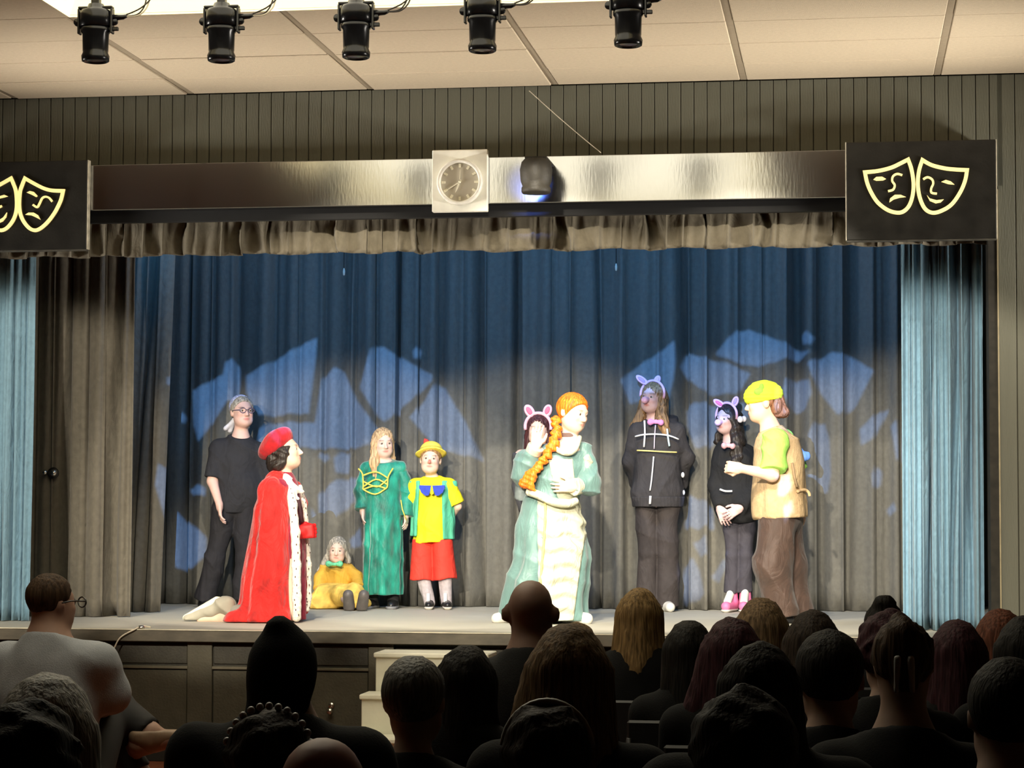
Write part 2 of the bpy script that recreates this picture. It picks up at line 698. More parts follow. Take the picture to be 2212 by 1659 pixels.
class Person:
    def __init__(s, label, root, Hgt, yaw=0, head=(0, 0, 0), hd=.225, fat=1, pts=None, rel=None, skin=(.72, .44, .33), group=None, legk=1,
                 hands=(None, None), seated=False):
        """root: world xyz of the ground point; pts: joint -> (px, py, dy) photo pixel and depth offset from the root;
        rel: joint -> local xyz"""
        s.root = np.array(root, float)
        s.o = empty('person', tuple(root))
        tag(s.o, label, 'person', group)
        b = (Hgt-hd-.03)/1.385
        s.b = b
        s.hs = hd/.225
        s.fat = fat
        s.legk = legk
        s.big_ears = False
        s.yaw = yaw
        Rz = rz(yaw)
        J = dict(pelvis=(0, 0, .93), chest=(0, .012, 1.20), neck=(0, .018, 1.385), shL=(.165, .015, 1.335), shR=(-.165, .015, 1.335),
                 elL=(.215, .03, 1.07), elR=(-.215, .03, 1.07), wrL=(.225, -.03, .84), wrR=(-.225, -.03, .84),
                 hipL=(.088, 0, .90), hipR=(-.088, 0, .90), knL=(.095, -.02, .49), knR=(-.095, -.02, .49),
                 anL=(.10, .015, .085), anR=(-.10, .015, .085), toL=(.115, -.145, .03), toR=(-.115, -.145, .03))
        s.J = {k: Rz@(np.array(v)*b) for k, v in J.items()}
        s.J['head'] = s.J['neck']+Rz@np.array([0, -.02*s.hs, .03+.1125*s.hs])
        if rel:
            for k, v in rel.items():
                s.J[k] = Rz@np.array(v, float)
        if pts:
            for k, v in pts.items():
                s.J[k] = s.px(*v)
        s.R = Rz
        s.HR = rz(head[0])@rx(-head[1])@ry(head[2])
        s.skin = skin
        s.hands = hands

    def px(s, x, y, dy=0):
        return at(x, y, s.root[1]+dy)-s.root

    def torso(s, k=0, wide=1, deep=1):
        J, b, F = s.J, s.b, s.fat
        p, c, n = J['pelvis'], J['chest'], J['neck']
        mid = (p+c)/2
        R = s.R
        w = F
        return [ell(p, np.array([.165*w*wide*(1 if k > 0 else .5+.5*s.legk), .118*w*deep*(1 if k > 0 else .5+.5*s.legk), .125])*b+k, R), ell(mid, np.array([.145*w*wide, .108*w*deep, .15])*b+k, R),
                ell(c, np.array([.158*w*wide, .115*w*deep, .175])*b+k, R),
                rc(n*.62+c*.38, J['shL']*.95+c*.05, .072*b+k, .05*b*(.6+.4*F)+k*.7), rc(n*.62+c*.38, J['shR']*.95+c*.05, .072*b+k, .05*b*(.6+.4*F)+k*.7), rc(c, n, .085*b+k, .056*b+k*.6)]

    def limb(s, a, bb, r1, r2, k=0):
        return rc(s.J[a], s.J[bb], r1*s.b+k, r2*s.b+k)

    def body_shape(s):
        J, b, F = s.J, s.b, s.fat
        f = .7+.3*F
        S = Shape(s.torso(), .06*b)
        S.add([rc(J['neck']-np.array([0, 0, .02]), J['head']-s.HR@np.array([0, -.02, .06])*s.hs, .055*b*f, .052*b*f)], .04*b)
        for q in 'LR':
            S.add([s.limb('sh'+q, 'el'+q, .05*f, .041*f)], .03*b)
            S.add([s.limb('el'+q, 'wr'+q, .042*f, .027*f)], .02*b)
            g = f*s.legk
            S.add([s.limb('hip'+q, 'kn'+q, .088*g, .058*g)], .04*b*s.legk)
            up = abs(J['kn'+q][2]-J['an'+q][2]) > .3*b
            S.add([s.limb('kn'+q, 'an'+q, .058*g, .038*g)]+([] if not up else [ell(J['kn'+q]*.65+J['an'+q]*.35+s.R@np.array([0, .015*b, 0]), np.array([.052, .056, .1])*b*g)]), .03*b)
            S.add([rc(J['an'+q]+(J['an'+q]-J['to'+q])*.25*np.array([1, 1, 0])-np.array([0, 0, .045*b]), J['to'+q], .036*b, .028*b)], .04*b)
        for i, q in enumerate('LR'):
            hd = s.hands[i]
            if hd is None:
                d = J['wr'+q]-J['el'+q]
                d = d/np.linalg.norm(d)
                hd = dict(fd=d+np.array([0, 0, -.25]), pn=s.R@np.array([-1 if q == 'L' else 1, .2, 0]), curl=.35)
            # thumb to the front of a hanging hand
            side = hd.get('side', -1 if q == 'L' else 1)
            pr, fi, th = hand_prims(J['wr'+q], hd['fd'], hd['pn'], side, b*.97+.03, hd.get('curl', .4), fist=hd.get('fist', False))
            S.add(pr, .014*b)
            S.add(fi, .004)
            S.add(th, .008)
        cran, brow, sock, nose, lips, ears = HEAD
        h = s.hs
        T = lambda L: [xf(p, s.HR, J['head'], h) for p in L]
        S.add(T(cran), .035*h)
        S.add(T(brow), .018*h)
        S.add(T(nose), .01*h)
        S.add(T(lips), .006*h)
        S.add(T(ears if not s.big_ears else [ell((sx*.086, .016, -.004), (.022, .016, .036), rz(sx*-.5)) for sx in (-1, 1)]), .006*h)
        S.sub = [(p, .008*h) for p in T(sock)]
        S.add(T([ell((.031, -.079, .004), (.0135, .0135, .0125)), ell((-.031, -.079, .004), (.0135, .0135, .0125))]), .003)
        return S

    def body(s, h=.0075, **kw):
        o = sob('body', s.body_shape(), h, M('skin', None, .55, .05, vcol=True, spec=.3), s.o, paint_head(s.skin, s.HR, s.J['head'], s.hs, **kw))
        s.bo = o
        return o

    def eyes(s, iris=(.08, .05, .03)):
        for x in (.031, -.031):
            bm = bmesh.new()
            bmesh.ops.create_uvsphere(bm, u_segments=14, v_segments=10, radius=.0126*s.hs, matrix=Matrix.Rotation(PI/2, 4, 'X'))
            me = bm_mesh(bm, 'eye', True)
            me.materials.append(M('eye_white', (.55, .5, .47), .3, .02))
            me.materials.append(M('iris_%.2f' % iris[0], iris, .25, .1))
            for p in me.polygons:
                if p.center.y < -.0092*s.hs:
                    p.material_index = 1
            o = link('eye', me, None, s.o)
            c = s.J['head']+s.HR@np.array([x, -.0795, .003])*s.hs
            o.matrix_local = Matrix.Translation(c)@Matrix(s.HR.tolist()).to_4x4()

    def part(s, name, shape, mat, h=.008, colfn=None):
        return sob(name, shape, h, mat, s.o, colfn)

    def HT(s, prims):
        return [xf(p, s.HR, s.J['head'], s.hs) for p in prims]

    def hq(s, P):
        return (P-s.J['head'])@s.HR/s.hs

    def h2w(s, v):
        return s.J['head']+s.HR@np.array(v, float)*s.hs

    def shoe(s, q, mat, k=.012, sole=None, name='shoe', h=.007, top=.055):
        J, b = s.J, s.b
        an, to = J['an'+q], J['to'+q]
        heel = an+(an-to)*.25*np.array([1, 1, 0])
        heel[2] = to[2]+.006
        S = Shape([rc(heel, to, .036*b+k, .023*b+k), rc(an-np.array([0, 0, .03*b]), an+np.array([0, 0, top*b*.5]), .04*b+k*.6, .036*b+k*.6)], .03*b)
        S.clip((0, 0, 0), (0, 0, -1)).clip(an+np.array([0, 0, top*b*.5]), (0, 0, 1))
        o = s.part(name, S, mat, h)
        if sole:
            S2 = Shape([rc(heel, to, .036*b+k+.004, .03*b+k+.006)], .02)
            S2.clip((0, 0, .022), (0, 0, 1)).clip((0, 0, 0), (0, 0, -1))
            sob('sole', S2, h, sole, o)
        return o


def fold(a=.006, fx=30, fz=10, ph=0):
    """cloth creases: warped ridges, mostly running down, plus slanting drags"""
    def f(P):
        x, y, z = P[:, 0], P[:, 1], P[:, 2]
        w = 1.6*np.sin(z*fz+ph)+1.1*np.sin(y*fx*.5+2*ph)
        r1 = 1-2*np.abs(np.sin(.5*(x*fx+w+y*fx*.6)))**.7
        r2 = 1-2*np.abs(np.sin(.5*(z*fz*2.6+x*fx*.8+1.3*np.sin(x*fx*.4+ph)+w*.5)))**.7
        m = .5+.5*np.sin(z*fz*.8+x*fx*.23+ph*3)
        return a*(1.5*r1*m+1.5*r2*(1-m))
    return f


def vfold(a=.006, n=40, ph=0):
    def f(P):
        return a*np.sin(P[:, 0]*n+1.2*np.sin(P[:, 2]*5+ph)+.8*np.sin(P[:, 1]*n*.7))
    return f


def strand(p, a=.003, n=90):
    """hair strands running down: ripple around the head axis of person p"""
    def f(P):
        q = p.hq(P)
        th = np.arctan2(q[:, 0], q[:, 1]+.02)
        return a*(np.sin(th*n*.28+3*np.sin(q[:, 2]*14)+1.5*np.sin(th*5))+.6*np.sin(th*n*.6+2*np.sin(q[:, 2]*23)))
    return f


def hair_cap(p, grow=0, line=.045, ear=True, low=-.03):
    """scalp hair, cut at the hairline"""
    S = Shape(p.HT([ell((0, .018, .034), (.0835+grow, .103+grow, .093+grow))]), .02)
    n = p.HR@np.array([0, -.80, -.60])
    S.clip(p.h2w((0, -.052, line)), n)
    S.clip(p.h2w((0, 0, low)), p.HR@np.array([0, .1, -1]))
    return S


def hair_vol(p, prims, k=.04, line=.045, grow=0):
    """longer hair: cap plus hanging volumes, with the face kept clear"""
    S = Shape(p.HT([ell((0, .018, .034), (.0835+grow, .103+grow, .093+grow))]), .02)
    S.add(p.HT(prims), k)
    S.carve(p.HT([ell((0, -.115, -.022), (.066, .085, .104))]), .010)
    return S


# ================================================================== the hall and stage shell
ZS = .823          # stage floor
YW = 14.36         # proscenium wall plane
ZC = 4.331         # ceiling
YF = 13.72         # stage front edge
YB = 17.38         # backdrop
X0T = -4.2975      # first ceiling runner
WL, WR = -8.6, 4.0

m_wall = M('wall_paint', lin(97, 97, 84), .7, .10, 6, .25, 120, stretch=(1, 1, .15))
m_groove = M('wall_groove', lin(48, 44, 36), .9)
m_tile = M('ceiling_tile', lin(198, 182, 156), .9, .05, 45, .35, 199)
m_bar = M('ceiling_bar', lin(150, 136, 114), .7, .05)
m_white = M('white_paint', lin(225, 222, 205), .6, .05, 12)
m_black = M('black_gloss', (.010, .010, .010), .22, .3, 12, spec=.6)
m_blackmatte = M('black_matte', (.006, .006, .006), .85)
m_floor = M('hall_floor', lin(120, 66, 42), .5, .15, 4, stretch=(6, .6, 1))
m_deck = M('stage_deck', lin(178, 174, 160), .65, .07, 5, .15, 60, stretch=(.5, 4, 1))
m_front = M('stage_front', lin(74, 70, 57), .75, .14, 9, .3, 60)
m_front2 = M('stage_frieze', lin(54, 51, 42), .7, .16, 12, .3, 70)

# floor with boards near the stage
fl = box('floor', WL, WR, -4, 18.6, -.12, 0, m_floor)
tag(fl, kind='structure')
# side and rear walls of the hall
for nm, a in (('wall_left', (WL-.2, WL, -4, 18.6, 0, 5.4)), ('wall_right', (WR, WR+.2, -4, 18.6, 0, 5.4)),
              ('wall_rear', (WL, WR, -4.2, -4, 0, 5.4)), ('wall_back', (WL, WR, 18.4, 18.6, 0, 5.4))):
    tag(box(nm, *a, m_wall), kind='structure')
# proscenium wall: backing plus vertical boards, each its own piece
wf = box('wall_front', WL, WR, YW+.014, YW+.16, 3.60, ZC+.06, m_groove)
tag(wf, kind='structure')
bw, gap = .0845, .0045
OPL, OPR = -5.83, .905


def board_mesh(z0, z1, w=bw):
    bm = bmesh.new()
    box_bm(bm, gap/2, w-gap/2, 0, .014, z0, z1, .003)
    me = bm_mesh(bm, 'wall_board')
    me.materials.append(m_wall)
    return me


me_b = board_mesh(3.62, ZC)
x = -5.86
while x < 1.9:
    if x < OPR:
        o = link('wall_board', me_b, None, wf, (x, YW, 0))
    x += bw
wr = box('wall_front_right', OPR+.04, WR, YW+.014, YW+.16, 0, 3.60, m_groove)
tag(wr, kind='structure')
me_l = board_mesh(.0, ZC, .112)
x = OPR+.04
while x < 2.3:
    link('wall_board', me_l, None, wr, (x, YW, 0))
    x += .112
wl_ = box('wall_front_left', WL, OPL-.02, YW, YW+.16, 0, 3.60, m_wall)
tag(wl_, kind='structure')
# black jamb and its pale edge at the right of the opening
j = box('trim_1', OPR-.02, OPR+.034, YW-.01, YW+.3, ZS, 3.62, M('jamb_black', lin(40, 37, 30), .8, .4, 14))
tag(j, kind='structure')
j = box('trim_2', OPR+.034, OPR+.043, YW-.018, YW, ZS, 3.60, M('jamb_edge', lin(150, 138, 108), .6, .2, 10))
tag(j, kind='structure')

# ceiling: grid runners and tiles, all pieces
ce = box('ceiling', WL, WR, 12.42, 18.6, ZC+.06, ZC+.12, m_tile)
tag(ce, kind='structure')
TW, TD = 1.219, .6096
rows = []
y1 = YW
y0 = YW-.5424
yy = [YW, y0]
while yy[-1] > 12.5:
    yy.append(yy[-1]-TD)
YWELL = yy[-1]
# tiles
tiles = {}
for i in range(-4, 6):
    xa = X0T+TW*i
    for k in range(len(yy)-1):
        d = yy[k]-yy[k+1]
        key = round(d, 3)
        if key not in tiles:
            bm = bmesh.new()
            box_bm(bm, .022, TW-.022, .008, d-.008, 0, .05, .005)
            tiles[key] = bm_mesh(bm, 'ceiling_tile')
            tiles[key].materials.append(m_tile)
        link('ceiling_tile', tiles[key], None, ce, (xa, yy[k+1], ZC+random.Random(i*31+k).uniform(-.002, .003)))
for i in range(-4, 7):
    xa = X0T+TW*i
    box('grid_bar', xa-.02, xa+.02, YWELL, YW, ZC+.006, ZC+.05, m_bar, ce)
for k in range(1, len(yy)):
    box('grid_bar', WL, WR, yy[k]-.006, yy[k]+.006, ZC+.01, ZC+.045, M('ceiling_cross_bar', lin(100, 86, 68), .7), ce)
# the rest of the ceiling runs back over the audience, around the light well
WX0, WX1, WY0 = X0T, X0T+3*TW, 5.9
for a in ((WL, WX0, -4, YWELL), (WX1, WR, -4, YWELL), (WX0, WX1, -4, WY0)):
    box('ceiling_slab', *a, ZC, ZC+.12, m_tile, ce)
for (i0, i1) in ((-4, 0), (3, 6)):
    for i in range(i0, i1):
        for k in range(4):
            pass
# light well: sloping cheeks with a glow added so they look lit, luminous top
lw = empty('light_well', (0, 0, 0))
tag(lw, 'big bright cream light well recessed in the ceiling behind the lamps', 'ceiling light')
m_wellw = M('well_cheek_glow', (1, .91, .62), .7, 0, emit=.85)
sl, zt = .16, ZC+.30


def quad(name, pts, mat, par, th=.01):
    bm = bmesh.new()
    vs = [bm.verts.new(p) for p in pts]
    bm.faces.new(vs)
    g = bmesh.ops.solidify(bm, geom=bm.faces[:], thickness=th)
    return link(name, bm_mesh(bm, name), mat, par)


quad('cheek', [(WX0, YWELL, ZC), (WX1, YWELL, ZC), (WX1-sl, YWELL-sl, zt), (WX0+sl, YWELL-sl, zt)], m_wellw, lw)
quad('cheek', [(WX0, WY0, ZC), (WX0+sl, WY0+sl, zt), (WX1-sl, WY0+sl, zt), (WX1, WY0, ZC)], m_wellw, lw)
quad('cheek', [(WX0, WY0, ZC), (WX0, YWELL, ZC), (WX0+sl, YWELL-sl, zt), (WX0+sl, WY0+sl, zt)], m_wellw, lw)
quad('cheek', [(WX1, WY0, ZC), (WX1-sl, WY0+sl, zt), (WX1-sl, YWELL-sl, zt), (WX1, YWELL, ZC)], m_wellw, lw)
m_glow = M('luminous_panel', (1, .93, .72), .6, 0, emit=3.2)
for i in range(3):
    w = (WX1-WX0-2*sl)/3
    box('diffuser', WX0+sl+w*i+.01, WX0+sl+w*(i+1)-.01, WY0+sl, YWELL-sl, zt, zt+.02, m_glow, lw)
for i in range(4):
    w = (WX1-WX0-2*sl)/3
    box('diffuser_bar', WX0+sl+w*i-.01, WX0+sl+w*i+.01, WY0+sl, YWELL-sl, zt-.004, zt+.03, m_white, lw)

# stage: deck, nosing, front
st = empty('stage', (0, 0, 0))
tag(st, 'raised stage with pale deck and dark panelled front', 'stage', kind='structure')
box('deck', -8.4, 3.8, YF+.01, 18.4, ZS-.06, ZS, m_deck, st)
box('nosing', -8.4, 3.8, YF-.03, YF+.01, ZS-.072, ZS, M('nosing_wood', lin(74, 68, 56), .5, .3, 20, stretch=(.4, 1, 1)), st, .004)
box('edge_strip', -8.4, 3.8, YF-.034, YF+.03, ZS, ZS+.004, M('edge_strip', lin(205, 198, 175), .45, .25, 9), st)
box('front_wall', -8.4, 3.8, YF+.06, YF+.10, 0, ZS-.072, m_front2, st)
zr = .60
xs = [-5.75, -4.02, -2.86, -1.2, .4]
prev = -8.4
for xb in xs+[3.8]:
    box('lower_panel', prev+.085, xb-.085, YF+.045, YF+.06, .09, zr-.03, m_front, st, .004)
    box('frieze_panel', prev+.085, xb-.085, YF+.05, YF+.06, zr+.01, ZS-.09, m_front2, st, .004)
    prev = xb
for xb in xs:
    box('stile', xb-.08, xb+.08, YF+.03, YF+.06, .09, ZS-.075, m_front, st, .004)
box('ledge', -8.4, 3.8, YF+.035, YF+.06, zr-.022, zr-.004, M('ledge_wood', lin(98, 92, 76), .5, .2, 9), st, .003)
box('baseboard', -8.4, 3.8, YF+.03, YF+.06, 0, .09, M('base_black', lin(34, 30, 26), .7), st, .004)

# header beam of glossy black, dark recess under it
hd_ = box('header_beam', -5.9, .915, 14.20, 14.345, 3.545, 3.845, M('header_gloss', (.014, .014, .014), .14, .3, 5, .025, 30, spec=1.0, stretch=(2, 1, .4)), None, .004)
hd_.data.materials[0].node_tree.nodes['Principled BSDF'].inputs['IOR'].default_value = 2.5
tag(hd_, 'long glossy black beam across the top of the stage opening', 'beam')
dr = box('curtain_track', -5.9, .88, 14.30, 14.36, 3.475, 3.545, m_blackmatte)
tag(dr, 'black curtain track under the glossy beam', 'track')
# board above the opening behind the valance (closes the view above it)
bk = box('ceiling_stage', WL, WR, 14.55, 18.4, 5.3, 5.4, m_blackmatte)
tag(bk, kind='structure')


# ================================================================== curtains
def curtain(name, label, x0, x1, Y, z0, z1, pitch, amp, seed, mat, valleys=(), tops=.5, bot=1.0, hem=.0, nz=26, ppu=12, skew=0, lean=0, coll=None):
    rnd = random.Random(seed)
    n = max(20, int((x1-x0)/pitch*ppu))
    u = np.linspace(0, 1, n)
    X = x0+(x1-x0)*u
    # irregular pleats: warp the phase
    ph = np.zeros(n)
    acc = 0
    fr = np.array([rnd.uniform(.6, 1.5) for _ in range(int((x1-x0)/pitch)+3)])
    pos = (x1-x0)*u/pitch
    ph = np.array([fr[:int(p)].sum()+fr[int(p)]*(p-int(p)) for p in pos])
    ampx = .55+.45*np.sin(ph*1.7+rnd.random()*6)
    V = []
    p2, p3 = rnd.random()*6, rnd.random()*6
    for k in range(nz+1):
        t = k/nz       # 0 top .. 1 bottom
        z = z1+(z0-z1)*t
        a = amp*(tops+(bot-tops)*t**.7)
        w = np.sin(2*PI*ph+.5*math.sin(3*t+p2))
        w = np.sign(w)*np.abs(w)**.75
        y = Y+a*ampx*w+a*.35*np.sin(2*PI*ph*2.3+1.5*t+p3)+a*.25*np.sin(2*PI*ph*.37+2.2*t)
        for vx, vw, vd in valleys:
            y = y+vd*np.exp(-((X-vx-.02*math.sin(4*t+vx))/vw)**2)
        zz = z+(hem*np.sin(2*PI*ph*.5+p2)*(1 if k == nz else 0))
        if k == nz and hem:
            zz = z+hem*np.sin(2*PI*ph*.31+p2)
        xx = X+lean*t+skew*np.sin(PI*t)*0+.25*pitch*np.cos(2*PI*ph+p3)*.5
        xx = xx+(X-(x0+x1)/2)*0
        V.append(np.stack([xx, y, np.full(n, 1.)*zz], 1))
    V = np.concatenate(V)
    F = []
    for k in range(nz):
        for i in range(n-1):
            a = k*n+i
            F.append((a, a+n, a+n+1, a+1))
    me = bpy.data.meshes.new(name)
    me.from_pydata(V.tolist(), [], F)
    me.polygons.foreach_set('use_smooth', [True]*len(me.polygons))
    o = link(name, me, mat)
    md = o.modifiers.new('thick', 'SOLIDIFY')
    md.thickness = .006
    if label:
        tag(o, label, 'curtain')
    return o


def XY(px, Y, py=900):
    return at(px, py, Y)[0]


m_cback = M('backdrop_cloth', lin(108, 106, 98), .85, .10, 30, .3, 500, sheen=.1, crease=.2)
m_cleg = M('leg_cloth', lin(96, 91, 80), .85, .12, 25, .3, 500, sheen=.1, crease=.2)
m_cblue = M('blue_cloth', lin(122, 158, 178), .75, .08, 30, .3, 500, sheen=.2)
m_cval = M('valance_cloth', lin(100, 93, 77), .8, .10, 25, .3, 400, sheen=.1)
xm = XY(1150, YB)
V1 = [(XY(p, YB), .03, .16) for p in (742, 862, 1032, 395)]
V2 = [(XY(p, YB), .03, .16) for p in (1290, 1472, 1722, 1840)]
curtain('stage_curtain', 'left half of the dark backdrop curtain behind the kneeling red cape', -5.9, xm+.05, YB+.07, ZS+.004, 4.9, .21, .075, 3, m_cback, V1)
curtain('stage_curtain', 'right half of the dark backdrop curtain behind the person in the yellow cap', xm-.05, XY(2080, YB), YB-.13, ZS+.004, 4.9, .21, .078, 8, m_cback, V2)
# dark legs at the left, shallow then deep
YL = 15.25
curtain('stage_curtain', 'wide dark taupe side curtain next to the pale blue curtain at left', -6.1, XY(292, YL), YL, ZS+.004, 3.9, .17, .04, 5, m_cleg,
        [(XY(140, YL), .02, .2), (XY(246, YL), .018, .2)])
YL2 = 16.0
curtain('stage_curtain', 'narrow dark side curtain standing deeper, left of the backdrop', XY(278, YL2), XY(372, YL2), YL2, ZS+.004, 3.9, .13, .045, 6, m_cleg,
        [(XY(325, YL2), .016, .12)], lean=-.10)
# pale blue tabs
YT = 14.62
curtain('stage_curtain', 'pale blue pleated curtain at the left edge of the stage', -6.3, XY(70, YT), YT, ZS+.004, 3.5, .075, .068, 11, m_cblue, ppu=14)
curtain('stage_curtain', 'pale blue pleated curtain at the right edge of the stage', XY(1950, YT), XY(2122, YT), YT, ZS+.004, 3.42, .072, .075, 14, m_cblue,
        [(XY(2010, YT), .012, .12), (XY(2095, YT), .02, .14), (XY(2062, YT), .012, .1)], ppu=14)
# valance
curtain('valance', 'short taupe pleated valance hanging below the glossy beam', -5.86, OPR-.03, 14.47, 3.27, 3.525, .15, .028, 21, m_cval,
        [(XY(p, 14.47, 500), .012, .06) for p in (258, 390, 512, 580, 718, 905, 1215, 1405, 1520, 1650, 1795)], tops=.35, bot=1.1, hem=.008, nz=10)
rl = box('trim_3', WL, WR, YB-.22, YB+.12, 4.9, 4.96, m_blackmatte)
tag(rl, kind='structure')
# white pull tags on the backdrop, knob glimpsed between the dark curtains
for px, py, lb in ((743, 586, 'tiny white cord pull on the backdrop, left of centre'), (1331, 576, 'tiny white cord pull on the backdrop, right of centre')):
    p = at(px, py, YB-.06 if px < 1000 else YB-.20)
    t = tag(empty('cord_pull', tuple(p)), lb, 'cord pull')
    lathe('bead', [(0, -.035), (.008, -.03), (.010, 0), (.006, .02), (0, .03)], m_white, t, 10)
    tube('cord', [(0, 0, .02), (0, 0, 4.93-p[2])], .003, m_blackmatte, t, 6)
p = at(113, 1022, YL-.055)
t = tag(empty('door_knob', tuple(p)), 'round metal knob poking through the dark curtain at left', 'knob')
m_metal = M('bright_metal', (.6, .58, .52), .25, .1, metal=1)
lathe('rosette', [(0, .03), (.04, .03), (.042, .015), (.03, .008), (0, .006)], M('dark_metal', (.03, .03, .03), .4, metal=.6), t, 20, axis='y')
lathe('grip', [(0, -.05), (.016, -.048), (.024, -.03), (.016, -.01), (.010, .01), (.010, .03)], m_metal, t, 18, (.02, 0, 0), 'y')
lathe('grip', [(0, -.045), (.012, -.043), (.018, -.03), (.012, -.01), (.010, .01), (.010, .03)], m_metal, t, 18, (-.045, 0, .004), 'y')

# ================================================================== mask signs
m_gold = M('emblem_yellow_glow', (1, .82, .34), .5, .05, emit=.55)  # yellow paint with some glow added to brighten it
m_sign = M('sign_black', lin(30, 29, 26), .35, .35, 9, .1, 60)
m_edge = M('sign_edge', lin(190, 184, 165), .5, .3, 20)


def zz(S, ox, oy, Y):
    return lambda pts: [at(ox+x*S, oy+y*S, Y) for x, y in pts]


def sign(label, xa, xb, za, zb, masks):
    t = tag(empty('mask_sign', ((xa+xb)/2, 14.17, (za+zb)/2)), label, 'sign')
    off = np.array([(xa+xb)/2, 14.17, (za+zb)/2])
    bm = bmesh.new()
    box_bm(bm, xa-off[0], xb-off[0], -.02, .028, za-off[2], zb-off[2], .006)
    link('board', bm_mesh(bm, 'board'), m_sign, t)
    for (a, b, c, d) in ((xa-.006, xa, za, zb), (xb, xb+.006, za, zb)):
        box('edge_strip', a-off[0], b-off[0], -.018, .026, c-off[2], d-off[2], m_edge, t)
    box('bottom_strip', xa-off[0], xb-off[0], -.018, .026, za-off[2]-.008, za-off[2], M('sign_under', lin(60, 57, 48), .6, .4, 20), t)
    for mk in masks:
        bm = bmesh.new()
        ol = [p-off for p in mk['outline']]
        ribbon(bm, smooth_corner(ol, mk['corners']), .023, .012, True)
        m_o = link('mask', bm_mesh(bm, 'mask'), m_gold, t)
        for nm, pts in mk['polys']:
            bm = bmesh.new()
            prism(bm, [p-off for p in pts], .012)
            link(nm, bm_mesh(bm, nm), m_gold, m_o)
        for nm, pts, w in mk['strokes']:
            bm = bmesh.new()
            ribbon(bm, smooth_pts([p-off for p in pts], 5), w, .012)
            link(nm, bm_mesh(bm, nm), m_gold, m_o)
    return t


def smooth_corner(pts, corners):
    """smooth a closed outline but keep the listed corner indices sharp"""
    out = []
    n = len(pts)
    cs = sorted(corners)
    for a, b in zip(cs, cs[1:]+[cs[0]+n]):
        seg = [pts[i % n] for i in range(a, b+1)]
        out += smooth_pts(seg, 5)[:-1]
    return out


YS = 14.17-.032
q = zz(.36166, 1412, 0, YS)
mk1 = dict(outline=q([(1262, 1028), (1340, 1020), (1420, 1000), (1480, 972), (1520, 952), (1540, 1010), (1552, 1090), (1548, 1160), (1530, 1220), (1500, 1257), (1460, 1270), (1400, 1255), (1340, 1210), (1300, 1150), (1275, 1090)]), corners=[0, 4],
           polys=[('eye', q([(1312, 1072), (1330, 1056), (1365, 1055), (1388, 1068), (1370, 1077), (1330, 1079)])),
                  ('mouth', q([(1408, 1208), (1412, 1185), (1440, 1163), (1475, 1163), (1507, 1176), (1470, 1180), (1435, 1190)]))],
           strokes=[('nose', q([(1485, 1046), (1455, 1038), (1430, 1052), (1425, 1080), (1440, 1105), (1430, 1132), (1400, 1141)]), .013)])
mk2 = dict(outline=q([(1605, 955), (1660, 985), (1740, 1005), (1810, 1012), (1872, 1015), (1860, 1080), (1830, 1150), (1780, 1220), (1720, 1258), (1665, 1270), (1620, 1245), (1590, 1180), (1578, 1100), (1585, 1020)]), corners=[0, 4],
           polys=[('eye', q([(1718, 1085), (1745, 1074), (1775, 1083), (1797, 1102), (1760, 1099)])),
                  ('mouth', q([(1632, 1165), (1650, 1185), (1690, 1195), (1733, 1190), (1715, 1208), (1685, 1214), (1650, 1200)]))],
           strokes=[('nose', q([(1610, 1070), (1635, 1058), (1662, 1070), (1670, 1095), (1658, 1125), (1660, 1150), (1692, 1156)]), .013)])
a, b = at(1829, 515, 14.15), at(2151, 303, 14.15)
sign('black sign with sad and smiling theatre masks, above the right blue curtain', a[0], b[0], 3.267, 3.885, [mk1, mk2])
q = zz(.1808, 0, 300, YS)
o1 = [(295, 470), (400, 530), (520, 590), (620, 615), (750, 620), (720, 740), (650, 880), (560, 1000), (470, 1075), (400, 1090), (330, 1050), (260, 950), (228, 820), (235, 640), (265, 540)]
mir = lambda L: [(424-x, y) for x, y in L]
mk3 = dict(outline=q(o1), corners=[0, 4],
           polys=[('eye', q([(315, 640), (355, 622), (400, 632), (445, 680), (430, 695), (380, 668)])),
                  ('mouth', q([(300, 905), (340, 880), (400, 880), (450, 910), (480, 965), (430, 938), (370, 912)]))],
           strokes=[('nose', q([(620, 748), (585, 705), (540, 690), (500, 710), (470, 770), (440, 815), (390, 785)]), .013)])
mk4 = dict(outline=q(mir(o1)), corners=[0, 4],
           polys=[('eye', q([(-30, 715), (5, 680), (50, 668), (92, 685), (40, 700)])),
                  ('mouth', q([(80, 878), (70, 935), (30, 985), (-30, 1010), (-90, 1000), (-20, 975), (40, 935)]))],
           strokes=[('nose', q([(-190, 745), (-150, 700), (-110, 690), (-80, 715), (-60, 780), (-30, 820), (20, 800)]), .013)])
a, b = at(193, 538, 14.15), at(193, 340, 14.15)
sign('black sign with smiling and sad theatre masks, cut by the left frame edge', a[0]-.925, a[0]-.02, a[2], a[2]+.59, [mk4, mk3])

